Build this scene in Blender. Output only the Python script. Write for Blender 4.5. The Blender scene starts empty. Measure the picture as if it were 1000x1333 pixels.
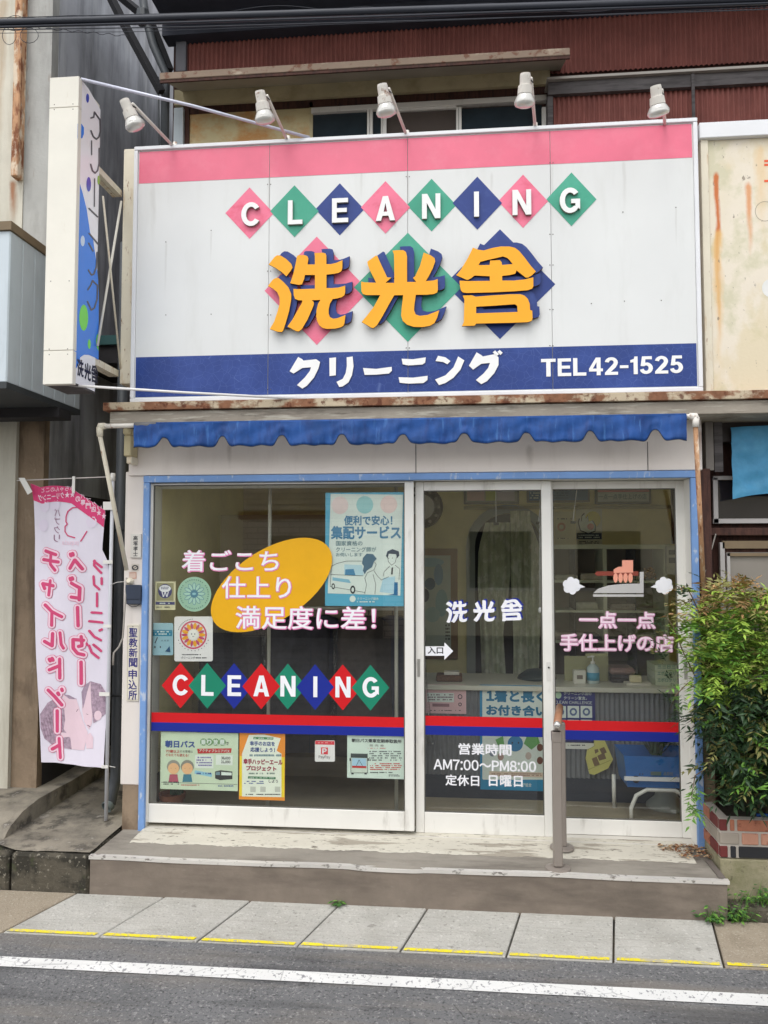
import bpy, bmesh, math, random
from mathutils import Vector, Matrix
from mathutils.geometry import tessellate_polygon
random.seed(7)
SC = bpy.context.scene
COL = SC.collection
R = math.radians

# ------------------------------------------------------------------ camera, sky, sun, exposure
FPX, YAW, PITCH = 1020.0, R(5.55), R(3.12)
CAM = Vector((0, -4.3, 1.70))
fwd = Vector((-math.sin(YAW)*math.cos(PITCH), math.cos(YAW)*math.cos(PITCH), math.sin(PITCH)))
rgt = Vector((math.cos(YAW), math.sin(YAW), 0)); upv = rgt.cross(fwd)
cam = bpy.data.cameras.new('camera'); cam.sensor_fit = 'HORIZONTAL'; cam.sensor_width = 36
cam.lens = 36*FPX/1000; cam.clip_end = 500; cam.clip_start = 0.05
co = bpy.data.objects.new('camera', cam); COL.objects.link(co)
co.matrix_world = Matrix(((rgt.x, upv.x, -fwd.x, CAM.x), (rgt.y, upv.y, -fwd.y, CAM.y), (rgt.z, upv.z, -fwd.z, CAM.z), (0, 0, 0, 1)))
SC.camera = co
SUN_EL, SUN_AZ = R(58), R(200)          # azimuth clockwise from +y: behind the camera, a little to its left
w = bpy.data.worlds.new('World'); SC.world = w; w.use_nodes = True
nt = w.node_tree; sky = nt.nodes.new('ShaderNodeTexSky'); sky.sky_type = 'NISHITA'; sky.sun_disc = False
sky.sun_elevation = SUN_EL; sky.sun_rotation = SUN_AZ; sky.dust_density = 1.2; sky.air_density = 1.0; sky.ozone_density = 1.5
bg = nt.nodes['Background']; hs = nt.nodes.new('ShaderNodeHueSaturation'); hs.inputs['Saturation'].default_value = .12; nt.links.new(sky.outputs[0], hs.inputs['Color']); nt.links.new(hs.outputs[0], bg.inputs[0]); bg.inputs[1].default_value = 0.15
sl = bpy.data.lights.new('sun', 'SUN'); sl.energy = 0.6; sl.angle = R(30); sl.color = (1, .97, .93)
so = bpy.data.objects.new('sun', sl); COL.objects.link(so)
sd = Vector((math.sin(SUN_AZ)*math.cos(SUN_EL), math.cos(SUN_AZ)*math.cos(SUN_EL), math.sin(SUN_EL)))
so.rotation_euler = sd.to_track_quat('Z', 'Y').to_euler(); so.location = (0, -3, 9)
SC.view_settings.view_transform = 'Standard'; SC.view_settings.look = 'None'
SC.view_settings.exposure = 1.0; SC.view_settings.gamma = 1
SC.cycles.max_bounces = 10; SC.cycles.diffuse_bounces = 7; SC.cycles.glossy_bounces = 4; SC.cycles.transparent_max_bounces = 16

# ------------------------------------------------------------------ measuring: a photo point on a known plane
def ray(px, py): return rgt*((px-500)/FPX) - upv*((py-666.5)/FPX) + fwd
def P(px, py, Y):
    d = ray(px, py); t = (Y-CAM.y)/d.y; p = CAM+d*t; return p.x, p.z
def G(px, py, Z):
    d = ray(px, py); t = (Z-CAM.z)/d.z; p = CAM+d*t; return p.x, p.y
def Sx(px, py, X):
    d = ray(px, py); t = (X-CAM.x)/d.x; p = CAM+d*t; return p.y, p.z
def RY(px0, py0, px1, py1, Y):          # upright rectangle on the plane y=Y: x0, x1, z0, z1
    mx, my = (px0+px1)/2, (py0+py1)/2
    return P(px0, my, Y)[0], P(px1, my, Y)[0], P(mx, py1, Y)[1], P(mx, py0, Y)[1]
def zz(s, ox, oy):
    return lambda pts: [(x/s+ox, y/s+oy) for x, y in pts]

# ------------------------------------------------------------------ materials
def lin(c): return tuple(((v/255)/12.92 if v/255 <= .04045 else ((v/255+.055)/1.055)**2.4) for v in c)+(1,)
MATS = {}
def M(name, col, rough=.6, var=.07, scale=4, metal=0, bump=0, bscale=60, layers=(), spec=.4, alpha=None, coat=0, emit=None):
    if name in MATS: return MATS[name]
    m = bpy.data.materials.new(name); m.use_nodes = True; MATS[name] = m
    n = m.node_tree.nodes; L = m.node_tree.links; b = n['Principled BSDF']
    c = lin(col) if max(col) > 1 else tuple(col)+(1,)
    geo = n.new('ShaderNodeNewGeometry')
    def noise(sc, vec=(1, 1, 1), det=6, dist=0):
        mp = n.new('ShaderNodeMapping'); mp.inputs['Scale'].default_value = vec; L.new(geo.outputs['Position'], mp.inputs[0])
        t = n.new('ShaderNodeTexNoise'); t.inputs['Scale'].default_value = sc; t.inputs['Detail'].default_value = det
        t.inputs['Roughness'].default_value = .62; t.inputs['Distortion'].default_value = dist
        L.new(mp.outputs[0], t.inputs['Vector'])
        q = n.new('ShaderNodeMath'); q.operation = 'MULTIPLY_ADD'; q.inputs[1].default_value = 1.35; q.inputs[2].default_value = -.175; L.new(t.outputs[0], q.inputs[0]); return q.outputs[0]
    cur = None
    if var > 0:
        r = n.new('ShaderNodeMapRange'); L.new(noise(scale), r.inputs[0]); r.inputs[1].default_value = .3; r.inputs[2].default_value = .7
        r.inputs[3].default_value = 1-var; r.inputs[4].default_value = 1+var
        v = n.new('ShaderNodeVectorMath'); v.operation = 'SCALE'; v.inputs[0].default_value = c[:3]; L.new(r.outputs[0], v.inputs['Scale']); cur = v.outputs[0]
    for ly in layers:                   # (colour, scale, (sx,sy,sz), lo, hi, strength)
        lc, ls, lv, lo, hi, st = ly[:6]
        if len(ly) > 6 and ly[6] == 'cracks':
            mp = n.new('ShaderNodeMapping'); mp.inputs['Scale'].default_value = lv; L.new(geo.outputs['Position'], mp.inputs[0])
            t = n.new('ShaderNodeTexVoronoi'); t.feature = 'DISTANCE_TO_EDGE'; t.inputs['Scale'].default_value = ls; L.new(mp.outputs[0], t.inputs['Vector'])
            src = t.outputs[0]
        elif len(ly) > 6 and ly[6] == 'run':          # one stain running down from a known point: (x, z of top, z of end, half width)
            x_, zt_, ze_, hw_ = lv
            sep = n.new('ShaderNodeSeparateXYZ'); L.new(geo.outputs['Position'], sep.inputs[0])
            def mth(op, a_, b_):
                k = n.new('ShaderNodeMath'); k.operation = op
                for i_, v_ in ((0, a_), (1, b_)):
                    if hasattr(v_, 'is_linked'): L.new(v_, k.inputs[i_])
                    else: k.inputs[i_].default_value = v_
                return k.outputs[0]
            wob = mth('MULTIPLY', mth('SUBTRACT', noise(7, (1, 1, .6)), .5), hw_*1.6)
            ax_ = mth('SUBTRACT', 1.0, mth('DIVIDE', mth('ABSOLUTE', mth('ADD', mth('SUBTRACT', sep.outputs[0], x_), wob), 0), hw_))
            az_ = n.new('ShaderNodeMapRange'); L.new(sep.outputs[2], az_.inputs[0]); az_.inputs[1].default_value = ze_; az_.inputs[2].default_value = ze_+(zt_-ze_)*.8
            at_ = n.new('ShaderNodeMapRange'); L.new(sep.outputs[2], at_.inputs[0]); at_.inputs[1].default_value = zt_+.015; at_.inputs[2].default_value = zt_-.02
            mm = mth('MULTIPLY', mth('MAXIMUM', ax_, 0), mth('MULTIPLY', az_.outputs[0], at_.outputs[0])); src = mth('MULTIPLY', mm, mth('ADD', noise(ls, (3, 1, .5)), .55))
        else: src = noise(ls, lv, 8)
        r = n.new('ShaderNodeMapRange'); L.new(src, r.inputs[0]); r.inputs[1].default_value = lo; r.inputs[2].default_value = hi
        r.inputs[3].default_value = 0; r.inputs[4].default_value = st
        if len(ly) > 6 and ly[6] == 'cracks': r.inputs[3].default_value = st; r.inputs[4].default_value = 0
        mx = n.new('ShaderNodeMix'); mx.data_type = 'RGBA'; L.new(r.outputs[0], mx.inputs[0])
        if cur: L.new(cur, mx.inputs[6])
        else: mx.inputs[6].default_value = c
        mx.inputs[7].default_value = lin(lc); cur = mx.outputs[2]
    if cur: L.new(cur, b.inputs['Base Color'])
    else: b.inputs['Base Color'].default_value = c
    b.inputs['Roughness'].default_value = rough; b.inputs['Metallic'].default_value = metal
    b.inputs['Specular IOR Level'].default_value = spec; b.inputs['Coat Weight'].default_value = coat
    if bump > 0:
        bp = n.new('ShaderNodeBump'); bp.inputs['Strength'].default_value = min(1, bump); bp.inputs['Distance'].default_value = .004
        L.new(noise(bscale, det=4), bp.inputs['Height']); L.new(bp.outputs[0], b.inputs['Normal'])
    if alpha is not None: b.inputs['Alpha'].default_value = alpha
    if emit: b.inputs['Emission Color'].default_value = lin(emit); b.inputs['Emission Strength'].default_value = 1
    return m
def flat(col, rough=.45): return M('print_%d_%d_%d' % tuple(col), col, rough=rough, var=.03, scale=9)
def glassmat(name, tint, refl):
    m = bpy.data.materials.new(name); m.use_nodes = True; n = m.node_tree.nodes; L = m.node_tree.links; n.clear()
    o = n.new('ShaderNodeOutputMaterial'); t = n.new('ShaderNodeBsdfTransparent'); g = n.new('ShaderNodeBsdfGlossy'); mx = n.new('ShaderNodeMixShader')
    t.inputs[0].default_value = tint; g.inputs['Roughness'].default_value = 0.0
    f = n.new('ShaderNodeFresnel'); f.inputs[0].default_value = refl
    gg = n.new('ShaderNodeNewGeometry'); sb = n.new('ShaderNodeMath'); sb.operation = 'SUBTRACT'; sb.inputs[0].default_value = 1; L.new(gg.outputs['Backfacing'], sb.inputs[1])
    mu = n.new('ShaderNodeMath'); mu.operation = 'MULTIPLY'; L.new(f.outputs[0], mu.inputs[0]); L.new(sb.outputs[0], mu.inputs[1]); L.new(mu.outputs[0], mx.inputs[0]); L.new(t.outputs[0], mx.inputs[1]); L.new(g.outputs[0], mx.inputs[2]); L.new(mx.outputs[0], o.inputs[0])
    MATS[name] = m; return m
GLASS = glassmat('window_glass', (.97, .98, .965, 1), 2.05)
PLASTIC = glassmat('clear_film', (.9, .9, .9, 1), 1.6)
FILM = glassmat('crinkled_film', (.93, .93, .93, 1), 2.6)
_n = FILM.node_tree.nodes; _g = [q for q in _n if q.type == 'BSDF_GLOSSY'][0]; _g.inputs['Roughness'].default_value = .12
_t = _n.new('ShaderNodeTexNoise'); _t.inputs['Scale'].default_value = 9; _t.inputs['Distortion'].default_value = 2.5; _ge = _n.new('ShaderNodeNewGeometry'); _m = _n.new('ShaderNodeMapping'); _m.inputs['Scale'].default_value = (2, 1, .5)
_b = _n.new('ShaderNodeBump'); _b.inputs['Distance'].default_value = .06; _l = FILM.node_tree.links
_l.new(_ge.outputs['Position'], _m.inputs[0]); _l.new(_m.outputs[0], _t.inputs['Vector']); _l.new(_t.outputs[0], _b.inputs['Height']); _l.new(_b.outputs[0], _g.inputs['Normal'])
def RUN(px, py0, py1, hw, col, st, Y): x, z = P(px, py0, Y); return (col, 12, (x, z, P(px, py1, Y)[1], hw), .1, .75, st, 'run')
# white painted things and street surfaces
DIRT = (120, 112, 98)
white_alu = M('white_frame', (226, 224, 218), rough=.4, var=.03, layers=[(DIRT, 6, (3, 3, .7), .6, .85, .35)])
blue_paint = M('blue_trim_paint', (116, 152, 204), rough=.6, var=.08, layers=[((200, 205, 210), 26, (1, 1, .4), .62, .72, .7)])
fascia_m = M('fascia_board', (222, 214, 207), rough=.7, var=.03, layers=[RUN(174, 548, 620, .03, (140, 96, 70), .8, -.045), RUN(300, 575, 615, .02, (160, 150, 140), .5, -.045), RUN(910, 560, 615, .02, (150, 110, 84), .6, -.045), RUN(690, 580, 615, .03, (164, 154, 146), .5, -.045), ((170, 156, 144), 3, (2.5, 1, .5), .55, .95, .35)])
sign_white = M('sign_white', (219, 220, 218), rough=.33, var=.02, scale=2, layers=[((196, 196, 190), 5, (2, 2, .35), .55, .95, .4)]+[RUN(px_, y0_, y1_, w_, (160, 157, 148), .22, -.17) for px_, y0_, y1_, w_ in ((350.5, 225, 330, .012), (531, 226, 300, .010), (718, 214, 330, .012), (216, 315, 400, .010), (275, 300, 350, .008), (200, 232, 330, .02), (812, 210, 290, .014), (880, 270, 330, .008), (640, 225, 262, .012), (470, 224, 262, .012))])
sign_frame = M('sign_frame_metal', (225, 226, 228), rough=.35, var=.03)
pink_vinyl = M('pink_vinyl', (228, 112, 136), rough=.4, var=.05, layers=[((240, 150, 165), 3, (2, 1, 2), .5, .9, .4)])
pink_faded = M('faded_pink_vinyl', (236, 120, 148), rough=.4, var=.06, layers=[((214, 62, 96), 9, (1, 1, 1.6), .5, .85, .75)])
green_vinyl = M('green_vinyl', (62, 158, 130), rough=.4, var=.05, layers=[((96, 186, 160), 5, (1, 1, 1), .5, .85, .6)])
CR = ((120, 142, 194), 26, (1, 1, 1), 0, .02, .3, 'cracks')
navy_vinyl = M('navy_vinyl', (30, 58, 128), rough=.42, var=.08, layers=[((62, 88, 160), 4, (1, 1, 1), .5, .9, .6), CR])
navy_plain = M('navy_panel', (38, 60, 128), rough=.5, var=.08, layers=[((66, 88, 150), 14, (1, 1, 1), .55, .8, .5)])
orange_m = M('orange_letter', (247, 170, 22), rough=.45, var=.03)
orange_side = M('letter_edge', (96, 66, 42), rough=.8, var=.2, scale=30)
letter_white = M('letter_white', (238, 238, 236), rough=.45, var=.02)
letter_grey = M('letter_return', (150, 144, 132), rough=.7, var=.1)
cream_m = M('cream_metal', (228, 224, 212), rough=.45, var=.03, layers=[((176, 150, 110), 8, (2, 2, .4), .68, .86, .5)])
rusty_cream = M('rusty_cream', (220, 212, 192), rough=.7, var=.06, bump=.3, layers=[((186, 150, 104), 6, (3, 3, .6), .58, .74, .7), ((128, 76, 44), 16, (2, 2, .7), .66, .74, .85)])
rust_m = M('rust', (132, 92, 68), rough=.9, var=.2, scale=18, bump=.6, layers=[((200, 188, 162), 9, (.6, 1, .8), .48, .58, .8), ((88, 46, 30), 20, (1, 1, 1), .55, .65, .8)])
rust_pipe = M('rust_streaked_pipe', (182, 140, 106), rough=.85, var=.15, scale=9, bump=.6, layers=[((112, 60, 34), 14, (2, 2, .5), .5, .6, .85), ((220, 206, 184), 9, (2, 2, .8), .52, .64, .8)])
weather_wood = M('weathered_board', (150, 142, 130), rough=.85, var=.12, bump=.4, layers=[((196, 192, 178), 10, (.5, 1, 6), .55, .68, .6), ((92, 84, 74), 7, (.7, 1, 5), .55, .75, .7)])
awning_m = M('blue_canvas', (24, 72, 138), rough=.6, var=.2, scale=9, bump=.3, bscale=30, layers=[((14, 46, 106), 7, (3, 1, .8), .5, .75, .75), ((74, 124, 186), 12, (4, 1, .5), .62, .75, .5)])
pipe_white = M('white_pipe', (222, 217, 208), rough=.5, var=.04, layers=[((140, 96, 66), 16, (1, 1, 1), .66, .74, .8)])
corr_red = M('red_corrugated', (128, 76, 68), rough=.75, var=.12, scale=5, layers=[((106, 60, 54), 3, (3, 3, .5), .5, .75, .6), ((150, 100, 90), 30, (1, 1, .15), .6, .8, .4)])
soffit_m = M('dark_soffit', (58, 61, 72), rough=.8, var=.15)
dark_wood = M('dark_wood', (78, 50, 42), rough=.8, var=.15, scale=10, bump=.4, layers=[((46, 30, 27), 10, (6, 6, .6), .45, .65, .7)])
dark_board = M('grey_old_board', (92, 88, 88), rough=.85, var=.15, layers=[((60, 56, 56), 8, (.6, 1, 5), .45, .65, .7)])
cream_board = M('cream_board', (196, 184, 148), rough=.8, var=.08, layers=[((140, 124, 92), 5, (1, 1, 1), .5, .8, .6)])
stain_panel = M('stained_panel', (206, 192, 150), rough=.7, var=.05, layers=[((196, 132, 66), 3.0, (1, 1, 1.2), .42, .60, .8), ((150, 134, 104), 12, (1, 1, 2), .6, .8, .4)])
neigh_panel = M('weathered_cream_sheet', (226, 216, 198), rough=.65, var=.03, bump=.15, layers=[((216, 206, 176), 1.7, (1.2, 1, 1), .52, .7, .5), ((196, 192, 160), 4, (1, 1, 1), .50, .64, .7), ((210, 194, 152), 2.6, (1.4, 1, .8), .56, .68, .5), RUN(932.5, 225, 470, .019, (196, 104, 44), .95, -.12), RUN(934.5, 300, 505, .035, (222, 180, 110), .7, -.12), RUN(974, 238, 345, .022, (214, 140, 80), .8, -.12), RUN(990, 190, 330, .05, (222, 190, 140), .6, -.12), ((120, 106, 90), 40, (1, 1, .5), .70, .74, .7)])
wall_light = M('light_stucco', (202, 198, 184), rough=.85, var=.06, bump=.35, bscale=120, layers=[RUN(17, 236, 300, .04, (150, 92, 52), .9, .25), RUN(3, 0, 240, .05, (176, 150, 120), .6, .25), ((164, 156, 138), 3, (3, 3, .4), .5, .8, .7), ((96, 86, 72), 2.3, (1, 1, .55), .68, .76, .6)])
wall_grey = M('grey_mortar', (172, 172, 168), rough=.9, var=.07, bump=.4, layers=[((128, 126, 122), 2.2, (2, 2, .45), .48, .75, .7), ((120, 92, 66), 6, (2, 2, .4), .64, .76, .6)])
wall_brownish = M('bare_mortar', (140, 122, 102), rough=.9, var=.16, bump=.5, layers=[((74, 62, 52), 2.2, (2, 1, .35), .5, .66, .85), ((90, 74, 60), 5, (1, 1, .6), .5, .7, .7), ((176, 160, 140), 7, (1, 1, .6), .6, .75, .5)])
wall_dark = M('dark_side_wall', (168, 170, 176), rough=.85, var=.12, bump=.2, layers=[((104, 105, 110), 2.2, (2, 2, .3), .42, .7, .9), ((200, 202, 204), 1.6, (2, 2.5, .35), .55, .75, .5)])
alley_m = M('alley_shade_stain', (46, 44, 46), rough=.85, var=.2, scale=6)  # near-black: the alley's shade and staining put into one colour
siding_m = M('pale_blue_siding', (196, 206, 212), rough=.5, var=.03, layers=[((160, 168, 170), 4, (2, 2, .5), .55, .8, .5)])
dark_trim = M('dark_trim', (56, 60, 62), rough=.7, var=.1)
brown_trim = M('brown_trim', (122, 106, 84), rough=.8, var=.12)
dark_pvc = M('grey_drain_pipe', (74, 78, 82), rough=.5, var=.08)
iron_pvc = M('pipe_bottom', (96, 106, 106), rough=.5, var=.1)
asphalt = M('asphalt', (.165, .166, .17), rough=.9, var=.12, scale=2.5, bump=1.0, bscale=130, layers=[((176, 174, 172), 85, (1, 1, 1), .58, .70, .65), ((52, 52, 55), 75, (1, 1, 1), .55, .68, .7), ((132, 126, 118), 1.6, (.35, 2.4, 1), .5, .66, .6), ((66, 66, 68), 1.1, (.3, 3, 1), .52, .66, .6), ((52, 50, 50), 5, (.5, 2.5, 1), 0, .006, .55, 'cracks'), ((70, 68, 68), .9, (.5, 3, 1), .66, .70, .5)])
slab_m = M('concrete_slab', (182, 180, 173), rough=.88, var=.08, scale=5, bump=1, bscale=90, layers=[((150, 147, 138), 3, (1, 1, 1), .5, .8, .6), ((128, 125, 118), 70, (1, 1, 1), .60, .70, .6), ((216, 214, 208), 60, (1, 1, 1), .60, .70, .5), ((160, 156, 148), 34, (.12, 3, 1), .55, .68, .5), ((110, 106, 98), 11, (1, 1, 1), .70, .76, .5)])
slab_brown = M('brown_concrete', (160, 148, 130), rough=.9, var=.09, bump=.9, bscale=120, layers=[((114, 104, 88), 4, (1, 1, 1), .5, .75, .6), ((200, 192, 176), 110, (1, 1, 1), .6, .68, .5), ((84, 78, 66), 130, (1, 1, 1), .62, .68, .5)])
step_top_m = M('step_concrete', (146, 140, 130), rough=.9, var=.1, bump=.5, layers=[((100, 94, 86), 4, (.6, 2, 1), .48, .75, .7)])
step_paint = M('peeling_cream_paint', (200, 195, 181), rough=.8, var=.05, bump=.5, layers=[((150, 142, 128), 5, (.5, 2.5, 1), .56, .62, .85), ((84, 76, 66), 16, (.6, 2, 1), .66, .69, .8), ((110, 102, 90), 45, (.5, 1.2, 1), .64, .69, .6)])
riser_m = M('step_riser', (124, 113, 102), rough=.8, var=.1, scale=8, bump=.3, layers=[((86, 78, 70), 2.4, (.7, 1, 2.5), .5, .7, .6), ((100, 90, 82), 5, (.5, 1, 3), .5, .8, .6), ((150, 140, 130), 24, (1, 1, 2), .68, .78, .25)])
moss_m = M('mossy_aggregate', (94, 88, 76), rough=.95, var=.25, scale=9, bump=1, bscale=60, layers=[((44, 42, 36), 9, (1, 1, 1), .42, .62, .9), ((66, 78, 40), 7, (1, 1, 1), .6, .72, .6), ((150, 144, 130), 50, (1, 1, 1), .62, .68, .7)])
ramp_m = M('old_ramp_concrete', (138, 131, 118), rough=.9, var=.18, bump=.8, layers=[((64, 60, 54), 7, (1, 1, 1), .55, .68, .8), ((84, 80, 74), 3.5, (1, 1, 1), .45, .7, .8), ((176, 170, 160), 14, (1, 1, 1), .66, .74, .6)])
line_m = M('worn_white_paint', (224, 224, 222), rough=.7, var=.05, bump=.4, layers=[((150, 150, 150), 3.2, (1, 2.5, 1), 0, .012, .6, 'cracks'), ((124, 124, 128), 38, (1.6, 1, 1), .60, .66, .8), ((130, 130, 134), 15, (1.4, 1, 1), .66, .70, .8)])
yellow_m = M('worn_yellow_paint', (232, 214, 44), rough=.75, var=.08, layers=[((176, 170, 156), 16, (.5, 1, 1), .58, .66, .9), ((170, 164, 150), 90, (1, 1, 1), .55, .62, .9)])
bronze_m = M('handrail_metal', (146, 137, 129), rough=.45, var=.05, metal=.25)
wood_rail = M('handrail_wood', (156, 112, 84), rough=.5, var=.1, scale=20)

# ------------------------------------------------------------------ mesh helpers
def root_of(o):
    while o.parent: o = o.parent
    return o
def props(o, label=None, cat=None, group=None, kind=None):
    if label: o['label'] = label
    if cat: o['category'] = cat
    if group: o['group'] = group
    if kind: o['kind'] = kind
    return o
def thing(name, label, cat, loc, group=None):
    o = bpy.data.objects.new(name, None); COL.objects.link(o); o.location = loc; o.empty_display_size = .1
    return props(o, label, cat, group)
def mesh(name, verts, faces, mats, parent=None, midx=None, smooth=False):
    if not isinstance(mats, (list, tuple)): mats = [mats]
    if parent: off = root_of(parent).location.copy()
    else:
        xs = [v[0] for v in verts]; ys = [v[1] for v in verts]; zs = [v[2] for v in verts]
        off = Vector(((min(xs)+max(xs))/2, (min(ys)+max(ys))/2, min(zs)))
    me = bpy.data.meshes.new(name); me.from_pydata([(v[0]-off.x, v[1]-off.y, v[2]-off.z) for v in verts], [], faces)
    for m in mats: me.materials.append(m)
    if midx: me.polygons.foreach_set('material_index', midx)
    if smooth: me.polygons.foreach_set('use_smooth', [True]*len(me.polygons))
    me.update(); o = bpy.data.objects.new(name, me); COL.objects.link(o)
    if parent: o.parent = parent
    else: o.location = off
    return o
class MB:
    def __init__(s): s.v = []; s.f = []; s.m = []; s.mats = []
    def mi(s, mat):
        if mat not in s.mats: s.mats.append(mat)
        return s.mats.index(mat)
    def add(s, vs, fs, mat):
        b = len(s.v); i = s.mi(mat); s.v += [tuple(v) for v in vs]
        for f in fs: s.f.append([b+k for k in f]); s.m.append(i)
        return s
    def box(s, x0, x1, y0, y1, z0, z1, mat, bev=0):
        if x0 > x1: x0, x1 = x1, x0
        if y0 > y1: y0, y1 = y1, y0
        if z0 > z1: z0, z1 = z1, z0
        if bev:
            bm = bmesh.new(); bmesh.ops.create_cube(bm, size=1)
            for v in bm.verts: v.co = Vector(((x0+x1)/2+v.co.x*(x1-x0), (y0+y1)/2+v.co.y*(y1-y0), (z0+z1)/2+v.co.z*(z1-z0)))
            bmesh.ops.bevel(bm, geom=bm.edges[:], offset=bev, segments=1, affect='EDGES'); bm.verts.index_update()
            s.add([v.co[:] for v in bm.verts], [[v.index for v in f.verts] for f in bm.faces], mat); bm.free(); return s
        vs = [(x, y, z) for x in (x0, x1) for y in (y0, y1) for z in (z0, z1)]
        return s.add(vs, [(0, 1, 3, 2), (4, 6, 7, 5), (0, 4, 5, 1), (2, 3, 7, 6), (0, 2, 6, 4), (1, 5, 7, 3)], mat)
    def tube(s, pts, r, mat, n=8, cap=True):
        pts = [Vector(p) for p in pts]; rs = r if isinstance(r, (list, tuple)) else [r]*len(pts); vs = []; fs = []
        prev = None
        for i, p in enumerate(pts):
            d = (pts[min(i+1, len(pts)-1)]-pts[max(i-1, 0)]).normalized()
            a = prev if prev is not None else (Vector((0, 0, 1)) if abs(d.z) < .9 else Vector((1, 0, 0)))
            u = d.cross(a).normalized(); v = u.cross(d).normalized(); prev = v
            for k in range(n):
                t = 2*math.pi*k/n; vs.append(p+(u*math.cos(t)+v*math.sin(t))*rs[i])
        for i in range(len(pts)-1):
            for k in range(n): fs.append((i*n+k, i*n+(k+1) % n, (i+1)*n+(k+1) % n, (i+1)*n+k))
        if cap: fs += [tuple(reversed(range(n))), tuple((len(pts)-1)*n+k for k in range(n))]
        return s.add(vs, fs, mat)
    def lathe(s, prof, base, mat, n=16, axis=Vector((0, 0, 1))):
        q = Vector((0, 0, 1)).rotation_difference(Vector(axis).normalized()); vs = []; fs = []; base = Vector(base)
        for r, h in prof:
            for k in range(n):
                t = 2*math.pi*k/n; vs.append(base+q @ Vector((r*math.cos(t), r*math.sin(t), h)))
        for i in range(len(prof)-1):
            for k in range(n): fs.append((i*n+k, i*n+(k+1) % n, (i+1)*n+(k+1) % n, (i+1)*n+k))
        fs += [tuple(reversed(range(n))), tuple((len(prof)-1)*n+k for k in range(n))]
        return s.add(vs, fs, mat)
    def build(s, name, parent=None, smooth=False, label=None, cat=None, group=None, kind=None):
        return props(mesh(name, s.v, s.f, s.mats, parent, s.m, smooth), label, cat, group, kind)
def box(name, x0, x1, y0, y1, z0, z1, mat, parent=None, bev=0, **k): return MB().box(x0, x1, y0, y1, z0, z1, mat, bev).build(name, parent, **k)
def pbox(name, a, b, c, d, Y, th, mat, parent=None, bev=0, **k):     # photo rectangle (left, top, right, bottom) on y=Y, th deep behind it
    x0, x1, z0, z1 = RY(a, b, c, d, Y); return box(name, x0, x1, Y, Y+th, z0, z1, mat, parent, bev, **k)
def tube(name, pts, r, mat, parent=None, n=8, smooth=True, **k): return MB().tube(pts, r, mat, n).build(name, parent, smooth, **k)

# ------------------------------------------------------------------ flat artwork on an upright plane: prints, vinyl, cut letters
GC = {}
def glyph(ch):
    if ch in GC: return GC[ch]
    if 33 <= ord(ch) <= 126: ch2 = chr(ord(ch)+0xFEE0)
    else: ch2 = ch
    c = bpy.data.curves.new('g', 'FONT'); c.body = ch2; c.resolution_u = 3; c.fill_mode = 'FRONT'
    o = bpy.data.objects.new('g', c); me = o.to_mesh()
    vs = [(v.co.x, v.co.y) for v in me.vertices]; fs = [tuple(p.vertices) for p in me.polygons]
    o.to_mesh_clear(); bpy.data.objects.remove(o); bpy.data.curves.remove(c)
    cnt = {}
    for f in fs:
        for i in range(len(f)):
            a, b = f[i], f[(i+1) % len(f)]; k = (min(a, b), max(a, b)); cnt[k] = cnt.get(k, 0)+1
    ed = [k for k, v in cnt.items() if v == 1]
    if vs:
        x0 = min(v[0] for v in vs); x1 = max(v[0] for v in vs)
        if 33 <= ord(ch) <= 126: vs = [(x-x0+.05, y) for x, y in vs]; adv = x1-x0+.1
        else: adv = 1.0
    else: adv = .35 if ch == ' ' else 1.0
    GC[ch] = (vs, fs, ed, adv); return GC[ch]
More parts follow.
